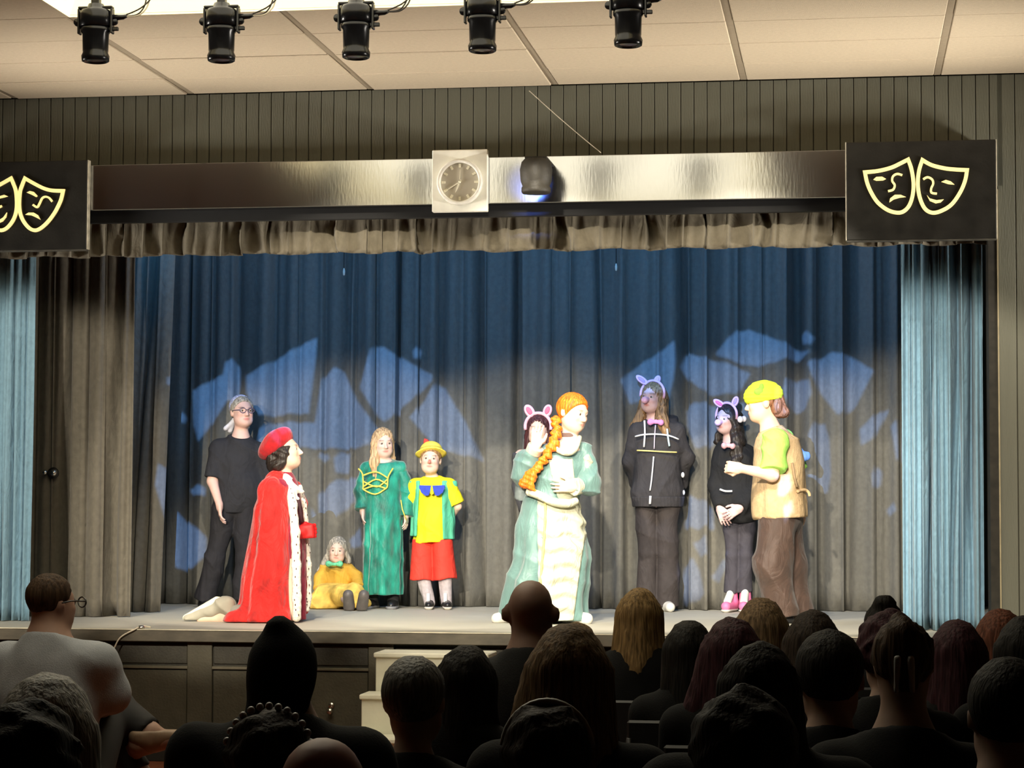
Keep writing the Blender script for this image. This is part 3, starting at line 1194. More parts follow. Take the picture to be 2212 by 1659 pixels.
# ================================================================== clock on the beam
YK = 14.15
a, b = at(933, 458, YK), at(1053, 322, YK)
cx, cz = (a[0]+b[0])/2, (a[2]+b[2])/2
t = tag(empty('wall_clock', (cx, YK, cz)), 'round clock on a square white board mounted on the beam', 'clock')
bm = bmesh.new()
box_bm(bm, a[0]-cx, b[0]-cx, 0, .05, a[2]-cz, b[2]-cz, .004)
link('backing_board', bm_mesh(bm, 'backing_board'), M('clock_board', lin(248, 247, 235), .6, .06, 12), t)
cc = at(994, 394, YK-.01)-np.array([cx, YK, cz])
R0 = .146
lathe('rim', [(R0-.022, 0), (R0-.022, -.03), (R0-.012, -.042), (R0, -.036), (R0+.003, 0)], M('clock_rim', lin(250, 248, 238), .3, .1), t, 48, tuple(cc), 'y')
lathe('dial', [(0, -.012), (R0-.021, -.012), (R0-.021, 0), (0, 0)], M('clock_dial', lin(196, 190, 174), .5, .05, 6), t, 48, tuple(cc), 'y', False)
m_tick = M('clock_tick', lin(252, 248, 225), .5)
for k in range(12):
    bm = bmesh.new()
    box_bm(bm, -.007, .007, -.017, -.012, .094, .118)
    o = link('hour_mark', bm_mesh(bm, 'hour_mark'), m_tick, t, tuple(cc))
    o.rotation_euler = (0, PI/6*k, 0)
for nm, L, w, ang in (('hour_hand', .075, .013, math.radians(202)), ('minute_hand', .10, .008, math.radians(238)), ('second_hand', .085, .004, math.radians(2))):
    bm = bmesh.new()
    prism(bm, [(-w/2, -.022, -.015), (w/2, -.022, -.015), (w/2*.7, -.022, L*.7), (0, -.022, L), (-w/2*.7, -.022, L*.7)], .004)
    o = link(nm, bm_mesh(bm, nm), m_tick, t, tuple(cc))
    o.rotation_euler = (0, ang, 0)
lathe('hub', [(0, -.026), (.008, -.025), (.008, -.012)], m_tick, t, 12, tuple(cc), 'y')

# ================================================================== ceiling spotlights
m_lamp = M('lamp_black', (.005, .005, .006), .22, .2, 20, spec=.28)
m_lens = M('lamp_lens', lin(74, 58, 56), .2, .1, spec=.6)
m_cable = M('cable', (.02, .015, .012), .6)
m_cablep = M('cable_pale', lin(190, 180, 160), .6)
YP = 11.4


def spotlight(label, px, pb, k, lens=True):
    """px centre, pb pixel row of the lens bottom"""
    c = at(px, pb, YP)
    t = tag(empty('spotlight', tuple(c)), label, 'spotlight', 'spotlights hanging in a row under the ceiling')
    rn = random.Random(k)
    lathe('barrel', [(.058, .012), (.064, .0), (.071, .004), (.075, .03), (.066, .05), (.068, .06), (.070, .15), (.078, .162), (.078, .178), (.072, .185)], m_lamp, t, 32)
    lathe('lens', [(0, .004), (.04, .006), (.06, .012)], m_lens, t, 28)
    lathe('lamp_head', [(.074, .185), (.084, .19), (.084, .262), (.078, .275), (.05, .285), (.04, .31), (0, .312)], m_lamp, t, 32)
    for s_ in (-1, 1):
        bm = bmesh.new()
        box_bm(bm, s_*.090-.006, s_*.090+.006, -.022, .022, .15, .285, .003)
        y = link('yoke_arm', bm_mesh(bm, 'yoke_arm'), m_lamp, t)
        lathe('yoke_knob', [(0, -.012), (.02, -.012), (.022, 0), (.02, .012), (0, .012)], m_lamp, y, 14, (s_*.10, -.0, .215), 'y')
    bm = bmesh.new()
    box_bm(bm, -.094, .094, -.02, .02, .285, .297, .003)
    link('yoke_bridge', bm_mesh(bm, 'yoke_bridge'), m_lamp, t)
    ztop = ZC-c[2]
    tube('hanger', [(0, 0, .295), (0, 0, ztop)], .012, m_lamp, t, 10)
    bm = bmesh.new()
    box_bm(bm, -.022, .022, -.022, .022, .297, .345, .004)
    link('clamp', bm_mesh(bm, 'clamp'), m_lamp, t)
    tube('gland', [(.08, .0, .235), (.15, 0, .237), (.17, 0, .243)], .018, m_lamp, t, 10, .009)
    bm = bmesh.new()
    box_bm(bm, .07, .125, -.01, .01, .165, .185, .003)
    link('bracket', bm_mesh(bm, 'bracket'), m_lamp, t)
    for z_, w_, mt in ((.0, .10, m_cable), (.03, .13, m_cable), (-.005, .115, m_cablep if k < 2 else m_cable)):
        pts = [(.165, 0, .242+z_*.2), (.19+w_*.4, .0, .25+z_), (.165+w_, .01, .30+z_), (.17+w_*.9, .02, .36), (.12+w_*.5*rn.random(), .02, ztop)]
        tube('cable', smooth_pts(pts, 6), .004, mt, t, 6)
    return t


for k, (px, pb, lb) in enumerate(((206, 134, 'first black spotlight from the left under the ceiling, left of the clock'), (478, 133, 'second black spotlight from the left under the ceiling'),
                                  (769, 126, 'third of five black spotlights, left of the clock'), (1042, 112, 'fourth of five black spotlights, above the clock'),
                                  (1357, 100, 'last black spotlight in the row, right of the clock'))):
    spotlight(lb, px, pb, k)

# dark lamp on the beam with a blue glow behind it
c = at(1158, 418, 13.85)
t = tag(empty('beam_lamp', tuple(c)), 'small dim brown-grey lamp hung on the beam beside the clock, glowing blue', 'lamp')
m_bl = M('beam_lamp_body', lin(40, 37, 30), .6, .25, 30, .2, 60)
lathe('barrel', [(0, .002), (.085, 0), (.092, .01), (.092, .035), (.085, .045), (.098, .08), (.102, .15), (.092, .195), (.075, .215), (0, .22)], m_bl, t, 28)
bm = bmesh.new()
box_bm(bm, -.07, .07, -.02, .348, .218, .232, .003)
link('bracket', bm_mesh(bm, 'bracket'), m_bl, t)
lamp('blue_glow', 'SPOT', (c[0]-.085, 13.985, c[2]+.10), (c[0]-.10, 14.30, c[2]+.12), 75, (.10, .22, 1), spot_size=math.radians(76), spot_blend=.7, shadow_soft_size=.012)

# thin white cable across the boards
p0, p1 = at(1143, 196, YW-.02), at(1298, 330, 14.19)
o = tube('wall_cable', smooth_pts([p0, p0*.66+p1*.34+np.array([0, 0, -.006]), p0*.33+p1*.67+np.array([0, 0, -.006]), p1], 5), .0028, M('white_cable', lin(215, 205, 185), .6), None, 6)
tag(o, 'thin white cable slanting over the boards to the beam', 'cable')

# ================================================================== steps, stage edge bits
t = tag(empty('stage_steps', tuple(at(915, 1600, 13.2)*np.array([1, 1, 0]))), 'white wooden steps against the stage front', 'steps')
so = np.array(t.location)
m_step = M('step_white', lin(238, 236, 218), .6, .08, 6, .1, 30)
sx0, sx1 = at(824, 1420, 13.55)[0]-so[0], at(1062, 1420, 13.55)[0]-so[0]
for k, (zt_, y0_, y1_, ex) in enumerate(((.72, 13.36, 13.69, 0), (.49, 13.10, 13.36, .03), (.26, 12.84, 13.10, .03))):
    box('riser', sx0-ex, sx1+ex, y0_-so[1]+.02, y1_-so[1], .002, zt_-.03, m_step, t, .004)
    box('tread', sx0-ex-.01, sx1+ex+.01, y0_-so[1], y1_-so[1]+.0, zt_-.03, zt_, m_step, t, .006)
c = at(714, 1536, YF+.02)
t = tag(empty('door_knob', tuple(c)), 'small shiny knob on the stage front panel left of the white steps', 'knob')
lathe('grip', [(0, -.035), (.016, -.033), (.022, -.02), (.014, -.006), (.008, .0), (.008, .025)], m_metal, t, 18, axis='y')
lathe('keyhole_plate', [(0, .015), (.018, .015), (.02, .02), (.02, .025), (0, .025)], m_metal, t, 16, (0, 0, .032), 'y')
c = atz(324, 1357, ZS)
t = tag(empty('stage_microphone', (c[0], YF+.0, ZS+.004)), 'small microphone on the stage edge with a cable hanging left', 'microphone')
lathe('capsule', [(0, 0), (.022, .002), (.024, .012), (.014, .022), (0, .024)], m_metal, t, 16, (0, -.01, 0))
pe = at(246, 1401, YF-.05)-np.array(t.location)
tube('cable', smooth_pts([(.05, .03, .01), (.0, .0, .018), (-.03, -.045, .0), (-.12, -.05, -.05), tuple(pe), (pe[0]-.05, pe[1], pe[2]-.10)], 6), .005, m_cablep, t, 6)


# ================================================================== performers
def ground(px, Y):
    return (at(px, 1300, Y)[0], Y, ZS)


SK = (.74, .50, .40)
m_hair_dk = M('hair_black', (.022, .016, .013), .5, .3, 40, spec=.5)
m_hair_blond = M('hair_blond', (.58, .38, .20), .5, .25, 40, spec=.5)
m_hair_sandy = M('hair_sandy', (.26, .15, .065), .5, .3, 40, spec=.5)
m_hair_silver = M('hair_silver', (.32, .29, .24), .5, .3, 40, spec=.5)
m_hair_orange = M('hair_orange', (.80, .175, .010), .5, .2, 40, spec=.4)
m_hair_brown = M('hair_brown', (.20, .085, .04), .5, .3, 40, spec=.5)
m_tee = M('tee_black', (.020, .020, .024), .85, .1, 30, .2, 400)
m_trou_k = M('trousers_black', (.016, .015, .018), .85, .15, 20, .2, 400)
m_shoe_k = M('shoe_black', (.012, .012, .013), .35, .2, 20)
m_shoe_w = M('shoe_white', (.72, .70, .64), .5, .05)
m_red = M('red_velvet', (.66, .012, .009), .75, .42, 14, .2, 300, sheen=.3, stretch=(1, 1, .4), crease=.5)
m_red_d = M('red_velvet_beret', (.50, .008, .014), .8, .3, 12, .2, 300, sheen=.25)
m_ermine = M('ermine', (.85, .78, .68), .8, .25, 70, .5, 160)
m_grey_sock = M('grey_leggings', (.26, .25, .21), .8, .06, 20)
m_glass = M('glasses_frame', (.12, .08, .12), .3)
m_pink = M('ear_pink', (.85, .48, .62), .8, .06)
m_lilac = M('ear_lilac', (.52, .30, .66), .8, .06)
m_hot = M('ear_inner', (.80, .16, .28), .8, .06)

# ---- 1: person in black, back row left
P = Person('person in black tee and trousers with glasses and patterned headscarf, behind the red cape', ground(500, 16.95), 1.60, .62,
           head=(.62, .08, 0), hd=.232, fat=1.10, legk=.72, skin=(.72, .46, .38),
           pts=dict(pelvis=(516, 1090, .04), chest=(521, 1000, .04), neck=(520, 944, 0), head=(523, 891, -.01), shR=(470, 968, -.03), shL=(562, 975, .06),
                    elR=(459, 1040, -.08), wrR=(474, 1090, -.16), elL=(590, 1045, .06), wrL=(592, 1100, -.02), hipL=(530, 1098, .02), hipR=(487, 1098, -.02),
                    knR=(465, 1205, -.04), anR=(442, 1297, -.02), toR=(448, 1310, -.18), knL=(530, 1208, 0), anL=(526, 1297, .02), toL=(545, 1310, -.12)),
           hands=(None, dict(fd=(.12, -.1, -1), pn=(.9, .3, 0), curl=.45, side=1)))
P.body()
P.eyes()
S = Shape(P.torso(.022, 1.02), .06)
S.add([tub(P.J['shR']+np.array([.01, 0, .01]), P.J['elR']+(P.J['elR']-P.J['shR'])*-.08, .07, .075)], .04)
S.add([tub(P.J['shL'], P.J['elL']+(P.J['elL']-P.J['shL'])*-.12, .07, .07)], .04)
S.add([ell(P.px(524, 1058, .02), (.165, .14, .14))], .08)
S.clip(P.px(505, 1108, 0), (0, 0, -1)).clip(P.J['neck']+np.array([.01, -.03, .0]), (.15, -.35, 1)).ripple(fold(.005, 16, 9, .5))
P.part('tee_shirt', S, m_tee)
S = Shape([P.limb('hipR', 'knR', .105, .08), P.limb('hipL', 'knL', .105, .08)], .015)
S.add([tub(P.J['knR'], P.J['anR']+np.array([0, 0, .0]), .082, .088), tub(P.J['knL'], P.J['anL']+np.array([0, 0, .0]), .082, .088), ell(P.J['pelvis'], (.165, .14, .13))], .02)
S.clip((0, 0, .035), (0, 0, -1)).ripple(fold(.006, 13, 8, 1.1))
P.part('trousers', S, m_trou_k)
for q in 'LR':
    P.shoe(q, m_shoe_k)
S = hair_cap(P, .004, .055, low=-.05)
S.ripple(strand(P, .002))
P.part('hair', S, m_hair_silver, .007)
S = Shape(P.HT([ell((0, .03, .045), (.088, .10, .095))]), .02)
S.clip(P.h2w((0, -.01, .06)), P.HR@np.array([0, -1, -.25])).clip(P.h2w((0, 0, .0)), P.HR@np.array([0, -.2, -1]))
scarf = P.part('headscarf', S, M('scarf_check', (.42, .45, .62), .8, .75, 140), .007)
S = Shape(P.HT([rc((-.02, .115, -.04), (-.05, .135, -.12), .016, .022), rc((-.03, .11, -.05), (-.09, .12, -.11), .012, .018)]), .02)
sob('scarf_tail', S, .006, M('scarf_tail', (.66, .66, .72), .8), scarf)
m_gl = m_glass
bm = bmesh.new()
for sx in (-1, 1):
    tube_bm(bm, [(sx*.034+.026*math.cos(a), -.108-.004*math.cos(a)*0, .004+.019*math.sin(a)) for a in np.linspace(0, 2*PI, 17)], .0028, 6)
    tube_bm(bm, [(sx*.06, -.106, .008), (sx*.082, -.03, .012), (sx*.084, .02, .006)], .0028, 6)
tube_bm(bm, [(-.009, -.110, .008), (.009, -.110, .008)], .0028, 6)
o = link('glasses', bm_mesh(bm, 'glasses', True), m_gl, P.o)
o.matrix_local = Matrix.Translation(P.J['head'])@Matrix(P.HR.tolist()).to_4x4()

# ---- 2: kneeling person in the red cape
P = Person('person kneeling in a long red velvet cape with spotted white trim and red beret', ground(640, 14.92), 1.62, PI/2,
           head=(PI/2, .22, 0), hd=.235, skin=(.80, .56, .42),
           pts=dict(pelvis=(612, 1195, 0), chest=(608, 1092, 0), neck=(611, 1032, 0), head=(615, 977, 0), shL=(602, 1056, -.12), shR=(600, 1056, .14),
                    elR=(600, 1130, .16), wrR=(640, 1150, .06), elL=(598, 1130, -.11), wrL=(643, 1150, -.09), hipL=(612, 1205, -.09), hipR=(612, 1205, .09),
                    knL=(628, 1322, -.11), knR=(630, 1322, .11), anL=(484, 1322, -.11), anR=(488, 1322, .13), toL=(432, 1336, -.12), toR=(436, 1336, .15)),
           hands=(dict(fd=(1, .2, .1), pn=(0, 1, 0), fist=True, side=-1), dict(fd=(1, -.2, .1), pn=(0, -1, 0), fist=True, side=1)))
P.body()
P.eyes()
S = Shape(P.torso(.02), .05)
S.add([tub(P.J['shL'], P.J['elL'], .07, .06), tub(P.J['elL'], P.J['wrL'], .06, .05), tub(P.J['shR'], P.J['elR'], .07, .06), tub(P.J['elR'], P.J['wrR'], .06, .05)], .03)
S.add([colm([.012, .45, .62], [-.11, -.10, -.09], [0, 0, 0], [.165, .15, .14], [.19, .18, .15], 9, [.012, .008, .003])], .04)
S.clip((0, 0, .012), (0, 0, -1))
P.part('gown', S, M('crimson_gown', (.30, .006, .035), .75, .25, 20, .2, 300, sheen=.3))
for q in 'LR':
    S = Shape([rc(P.J['kn'+q]*.6+P.J['an'+q]*.4, P.J['an'+q], .064, .046)], .02)
    S.clip((0, 0, .008), (0, 0, -1)).ripple(fold(.003, 40, 10))
    P.part('legging', S, m_grey_sock)
    an, to = P.J['an'+q], P.J['to'+q]
    S = Shape([rc(an+np.array([.02, 0, .05]), to+np.array([-.06, 0, .0]), .058, .034), rc(an+np.array([.03, 0, .0]), an+np.array([.0, 0, .05]), .05, .052),
               rc(to+np.array([-.02, 0, .02]), to+np.array([-.085, 0, .0]), .034, .022)], .04)
    S.clip((0, 0, .008), (0, 0, -1)).ripple(fold(.005, 30, 16))
    shoe = P.part('shoe', S, M('shoe_ivory', (.36, .34, .27), .7, .1, 12), .008)
    S = Shape([rc(an+np.array([-.05, 0, .075]), to+np.array([-.10, 0, .004]), .03, .022)], .02)
    S.clip((0, 0, .006), (0, 0, -1))
    sob('sole', S, .008, M('sole_ivory', (.74, .72, .58), .7, .12, 18), shoe)
# gloves
for q, hd in (('L', P.hands[0]), ('R', P.hands[1])):
    pr, fi, th = hand_prims(P.J['wr'+q], hd['fd'], hd['pn'], hd['side'], 1.12, fist=True)
    S = Shape(pr, .014).add(fi, .006).add(th, .008).add([rc(P.J['wr'+q]-np.array([.05, 0, 0]), P.J['wr'+q], .045, .034)], .02)
    S.ripple(lambda Q: np.full(len(Q), .003, np.float32))
    P.part('glove', S, M('glove_red', (.62, .012, .012), .6, .15, 20), .006)
# cape: open at the front (screen right)
zs = [.012, .10, .30, .55, .78, .90, .965]
cxs = [P.px(590, 1340, 0)[0], P.px(588, 1310, 0)[0], P.px(590, 1240, 0)[0], P.px(596, 1160, 0)[0], P.px(602, 1085, 0)[0], P.px(606, 1052, 0)[0], P.px(609, 1034, 0)[0]]
S = Shape([colm(zs, cxs, [0]*7, [.245, .215, .205, .178, .15, .13, .085], [.33, .31, .29, .27, .26, .225, .11], 10, [.016, .014, .012, .008, .005, .003, .0])], .02)
S.add([rc((cxs[0]-.05, 0, .0), (cxs[0]-.20, .02, .02), .11, .10), rc((cxs[0]+.1, -.2, -.0), (cxs[0]-.2, -.22, .0), .07, .09)], .08)
S.add([rc((cxs[5]-.03, -.14, .885), (cxs[5]-.03, .15, .885), .098), rc((cxs[5]-.02, -.06, .95), (cxs[5]-.02, .06, .95), .075)], .04)
S.carve([colm([-.05, .5, .8, .93, 1.0], [cxs[0]+.30, cxs[2]+.28, cxs[3]+.26, cxs[4]+.20, cxs[5]+.15], [0.0, 0, 0, 0, 0], [.20, .17, .14, .10, .06], [.27, .24, .22, .14, .08])], .02)
S.clip((0, 0, .006), (0, 0, -1)).ripple(fold(.006, 10, 5, .4))
P.part('cape', S, m_red, .009)
# trim: two strips down the open edges of the cape
for nm_y, xs_ in ((-.235, [(626, 1052), (632, 1090), (638, 1150), (640, 1220), (641, 1290), (641, 1334)]), (.06, [(648, 1052), (657, 1090), (664, 1150), (667, 1220), (668, 1290), (664, 1316)])):
    prm = []
    for i in range(len(xs_)-1):
        f = 1-i*.0
        ya = nm_y*(.45+.55*min(1, i/2))
        yb = nm_y*(.45+.55*min(1, (i+1)/2))
        prm.append(rc(P.px(xs_[i][0], xs_[i][1], ya), P.px(xs_[i+1][0], xs_[i+1][1], yb), .030 if nm_y < 0 else .017))
    S = Shape(prm, .02)
    S.ripple(lambda Q: .002*np.sin(Q[:, 2]*70)*np.sin(Q[:, 0]*60+Q[:, 2]*20))
    tr = P.part('fur_trim', S, m_ermine, .008)
    rn = random.Random(5)
    bm = bmesh.new()
    for i in range(20):
        t_ = (i+.5)/20*(len(xs_)-1)
        k = int(t_)
        A, B = prm[k][1]+.03, prm[k][2]-.03
        q = P.px(xs_[k][0]+(xs_[k+1][0]-xs_[k][0])*(t_-k)+rn.uniform(-5, 5), xs_[k][1]+(xs_[k+1][1]-xs_[k][1])*(t_-k), nm_y*(.45+.55*min(1, t_/2))-.031)
        bmesh.ops.create_uvsphere(bm, u_segments=6, v_segments=4, radius=.0055, matrix=Matrix.Translation(q)@Matrix.Diagonal((.7, .6, 1.4, 1)))
    o = link('fur_spots', bm_mesh(bm, 'fur_spots', True), M('ermine_spot', (.10, .06, .05), .8), tr)
    o['kind'] = 'stuff'
S = Shape([rc(P.px(640, 1050, .06), P.px(652, 1090, .10), .04, .035), rc(P.px(652, 1090, .10), P.px(658, 1180, .12), .035, .03), rc(P.px(658, 1180, .12), P.px(656, 1318, .14), .03, .04)], .03)
S.ripple(fold(.004, 20, 8))
P.part('cape_far_edge', S, m_red, .009)
# ruff and tie
S = Shape([rc(P.px(618, 1034, -.10), P.px(634, 1058, -.10), .035, .04), rc(P.px(634, 1056, -.10), P.px(650, 1062, -.08), .03, .02), rc(P.px(632, 1060, -.11), P.px(640, 1076, -.11), .028, .016)], .02)
S.ripple(fold(.006, 50, 40))
P.part('ruff', S, M('ruff_white', (.86, .80, .74), .8, .08), .007)
tube('neck_tie', [P.px(642, 1072, -.1), P.px(648, 1100, -.09), P.px(651, 1128, -.09)], .012, M('tie_dark', (.05, .015, .02), .7), P.o, 8, .016)
# bob hair under the beret
S = Shape(P.HT([ell((0, .03, .02), (.088, .105, .095)), rc((.07, -.02, -.01), (.072, .04, -.085), .03, .034), rc((-.07, -.02, -.01), (-.072, .04, -.085), .03, .034), ell((0, .085, -.06), (.085, .05, .07))]), .03)
S.carve(P.HT([ell((0, -.115, -.03), (.085, .10, .10))]), .01)
S.ripple(lambda Q: .006*np.sin(Q[:, 0]*70+2*np.sin(Q[:, 2]*50))*np.sin(Q[:, 2]*75+Q[:, 1]*40))
P.part('hair', S, m_hair_dk, .006)
S = Shape(P.HT([ell((0, .05, .075), (.118, .135, .072), rx(-.55)), ell((0, .035, .05), (.094, .112, .05), rx(-.45))]), .03)
S.ripple(lambda Q: .004*np.sin(Q[:, 0]*22+1)*np.sin(Q[:, 2]*30))
P.part('beret', S, m_red_d, .007)

# ---- 3: small child seated on the stage
P = Person('small child seated on the stage in a mustard yellow dress with green bow tie', ground(735, 16.98), 1.02, .12, head=(.12, -.05, .05), hd=.19, skin=(.76, .52, .42),
           pts=dict(pelvis=(728, 1285, .05), chest=(727, 1248, .03), neck=(728, 1222, .02), head=(729, 1189, 0), shL=(752, 1228, .02), shR=(704, 1228, .02),
                    elR=(691, 1250, .0), wrR=(686, 1272, -.06), elL=(771, 1248, .0), wrL=(778, 1268, -.08), hipL=(742, 1292, .0), hipR=(718, 1292, .0),
                    knL=(768, 1282, -.2), knR=(735, 1284, -.2), anL=(782, 1306, -.42), anR=(754, 1306, -.42), toL=(786, 1291, -.46), toR=(752, 1291, -.46)),
           hands=(dict(fd=(.1, -.6, -.7), pn=(0, 0, -1), curl=.2, side=1), dict(fd=(0, -.6, -.7), pn=(0, 0, -1), curl=.2, side=-1)))
for q in 'LR':
    P.J['an'+q][2] = .045
    P.J['to'+q][2] = .115
P.body()
P.eyes()
m_yel = M('dress_mustard', (.62, .36, .045), .8, .12, 14, .2, 250)
m_yel2 = M('skirt_yellow', (.88, .58, .12), .75, .30, 12, .2, 250)
S = Shape(P.torso(.02), .04)
for q in 'LR':
    S.add([rc(P.J['sh'+q], P.J['el'+q], .047, .045), tub(P.J['el'+q], P.J['wr'+q], .045, .038)], .03)
S.clip(P.J['neck']+np.array([0, 0, .012]), (0, -.2, 1)).ripple(fold(.004, 28, 20))
P.part('dress_top', S, m_yel, .007)
S = Shape([ell((P.J['pelvis'][0], -.03, .11), (.16, .17, .10)), rc(P.J['hipL'], P.J['knL'], .075, .07), rc(P.J['hipR'], P.J['knR'], .075, .07), rc(P.J['knL'], P.J['anL']+np.array([0, .07, .02]), .07, .05), rc(P.J['knR'], P.J['anR']+np.array([0, .07, .02]), .07, .05),
           ell(P.px(700, 1304, -.12), (.13, .10, .055)), ell(P.px(772, 1300, -.12), (.10, .12, .06)), ell(P.px(690, 1308, -.16), (.10, .07, .04))], .06)
S.clip((0, 0, .004), (0, 0, -1)).ripple(fold(.009, 24, 14, 2))
P.part('skirt', S, m_yel2, .007)
for q in 'LR':
    an, to = P.J['an'+q], P.J['to'+q]
    S = Shape([rc(an+np.array([0, .0, -.015]), to+np.array([0, .0, .005]), .044, .040), rc(an+np.array([0, .06, .03]), an+np.array([0, .02, .02]), .03, .034)], .02)
    S.clip((0, 0, .004), (0, 0, -1))
    P.part('shoe', S, M('shoe_brownblack', (.13, .115, .105), .4, .2, 20), .006)
S = hair_vol(P, [rc((.075, .02, .0), (.11, .02, -.10), .02, .022), rc((-.075, .02, 0), (-.11, .02, -.13), .02, .024), rc((-.1, .02, -.1), (-.17, .03, -.20), .022, .014), rc((0, .07, 0), (0, .09, -.10), .07, .06)], .03)
S.ripple(strand(P, .004))
P.part('hair', S, m_hair_silver, .006)
c = P.px(722, 1219, -.1)
S = Shape([rc(c, c+np.array([-.045, 0, .004]), .008, .024), rc(c, c+np.array([.045, 0, .004]), .008, .024), ell(c, (.014, .012, .014))], .005)
P.part('bow_tie', S, M('bow_green', (.16, .62, .34), .7, .3, 60), .005)

# ---- 4: girl in the emerald gown
P = Person('girl with long blond hair in a long emerald velvet gown with gold lacing', ground(826, 17.0), 1.36, .0, head=(.42, -.10, -.04), hd=.212, skin=(.78, .54, .45),
           pts=dict(neck=(828, 990, .01), head=(828, 957, -.01), shL=(866, 1010, 0), shR=(790, 1010, 0), elR=(781, 1062, .0), wrR=(783, 1102, -.05), elL=(879, 1062, .0), wrL=(878, 1108, -.03)))
P.body()
P.eyes()
m_em = M('emerald_velvet', (.004, .21, .145), .55, .55, 18, .3, 120, sheen=.5, stretch=(1, 1, .35))
g = lambda x, y: P.px(x, y, 0)
S = Shape([colm([.105, .30, .62, .83, .98], [g(826, 1280)[0]]*3+[g(829, 1070)[0], g(829, 1030)[0]], [0, 0, 0, 0, 0], [.155, .153, .15, .135, .125], [.15, .15, .14, .115, .11], 9, [.013, .012, .010, .005, .002])], .03)
S.add(P.torso(.024), .04)
S.clip(P.J['neck']+np.array([0, 0, -.012]), (0, -.35, 1)).clip((0, 0, .105), (0, 0, -1)).ripple(fold(.003, 40, 14))
gown = P.part('gown', S, m_em)
for q in 'LR':
    S = Shape([rc(P.J['sh'+q]+np.array([0, 0, -.02]), P.J['el'+q], .052, .054), tub(P.J['el'+q], P.J['wr'+q]+np.array([0, 0, .0 if q == 'R' else -.03]), .054, .062)], .03)
    S.ripple(fold(.005, 30, 22))
    sl = P.part('sleeve', S, m_em)
    if q == 'L':
        tube('gold_edge', [P.px(866, 1080, -.09), P.px(869, 1100, -.1), P.px(878, 1124, -.09)], .005, M('gold_cord', (.66, .58, .10), .5, .15, 60), sl, 6)
m_gold_c = M('gold_cord', (.66, .58, .10), .5, .15, 60)
fr = -.148
lc = [[(781, 1013), (790, 1024), (792, 1050), (793, 1058), (818, 1068), (840, 1056), (844, 1050), (846, 1030), (856, 1012)],
      [(790, 1028), (820, 1020), (846, 1034)], [(791, 1040), (822, 1052), (844, 1036)], [(792, 1052), (820, 1036), (845, 1048)], [(793, 1057), (818, 1050), (842, 1056)]]
for L_ in lc:
    pts = []
    for (x_, y_) in L_:
        w_ = g(x_, y_)
        pts.append((w_[0], -.118-.012*math.cos((x_-826)/40*1.5), w_[2]))
    tube('gold_lacing', smooth_pts(pts, 4), .0065, m_gold_c, gown, 6)
S = hair_vol(P, [rc((.06, .03, 0), (.075, .03, -.16), .035, .03), rc((-.065, -.01, .0), (-.085, -.04, -.16), .038, .036), rc((-.085, -.04, -.15), (-.075, -.085, -.31), .036, .022), rc((0, .08, .0), (0, .10, -.24), .075, .085)], .035)
S.ripple(strand(P, .004))
P.part('hair', S, m_hair_blond, .0065)
for q in 'LR':
    P.shoe(q, m_shoe_k, .014, sole=M('shoe_toe_grey', (.22, .22, .23), .4), h=.006)
    c = P.J['an'+q]
    S = Shape([tub(c+np.array([0, 0, .0]), c+np.array([0, 0, .09]), .045, .045)], .01)
    P.part('sock', S, M('sock_black', (.02, .02, .02), .9), .007)

# ---- 5: boy in the yellow hat
P = Person('boy in yellow hat with red feather, yellow shirt, blue bow, green vest and red shorts', ground(937, 17.0), 1.225, 0, head=(.12, .10, .05), hd=.215, legk=.72, skin=(.78, .54, .42),
           pts=dict(neck=(933, 1030, .01), head=(930, 994, -.01), shL=(973, 1046, 0), shR=(896, 1046, 0), elR=(879, 1096, .02), wrR=(900, 1128, .14), elL=(989, 1094, .02), wrL=(968, 1128, .14),
                    hipL=(952, 1160, 0), hipR=(918, 1160, 0), knL=(961, 1238, 0), knR=(914, 1240, 0), anL=(965, 1296, .01), anR=(928, 1296, .01), toL=(967, 1308, -.13), toR=(926, 1308, -.13)),
           hands=(dict(fd=(-.6, .3, -.3), pn=(0, 1, 0), curl=.4, side=1), dict(fd=(.6, .3, -.3), pn=(0, 1, 0), curl=.4, side=-1)))
P.body(cheek=(.8, .25, .2))
P.eyes()
m_ys = M('shirt_yellow', (.90, .78, .015), .75, .05, 20, .15, 300)
g = lambda x, y: P.px(x, y, 0)
S = Shape(P.torso(.02), .05)
S.add([colm([g(0, 1168)[2], g(0, 1120)[2], g(0, 1060)[2]], [g(934, 1168)[0]]*3, [0, 0, 0], [.148, .142, .12], [.115, .11, .09], 7, [.005, .003, 0])], .04)
for q in 'LR':
    S.add([tub(P.J['sh'+q]*.9+P.J['chest']*.1, P.J['el'+q]*.92+P.J['sh'+q]*.08, .058, .066)], .035)
S.clip((0, 0, g(0, 1170)[2]), (0, 0, -1)).clip(P.J['neck']+np.array([0, 0, .006]), (0, -.2, 1)).ripple(fold(.004, 20, 12))
P.part('shirt', S, m_ys)
m_gv = M('vest_green', (.10, .50, .30), .8, .15, 20, .2, 300, stretch=(3, 1, .3))
for sx, xa, zb in ((-1, 908, 1154), (1, 960, 1160)):
    S = Shape(P.torso(.034), .05)
    S.add([colm([g(0, 1170)[2], g(0, 1120)[2], g(0, 1060)[2]], [g(934, 1168)[0]]*3, [0, 0, 0], [.168, .158, .134], [.132, .126, .104], 12, [.006, .005, .002])], .04)
    S.clip(g(xa, 1100), (-sx, 0, -.04)).clip((0, 0, g(0, zb)[2]), (0, 0, -1)).clip(P.J['neck']+np.array([0, 0, -.03]), (0, 0, 1))
    S.ripple(vfold(.004, 90))
    P.part('vest_front', S, m_gv, .0075)
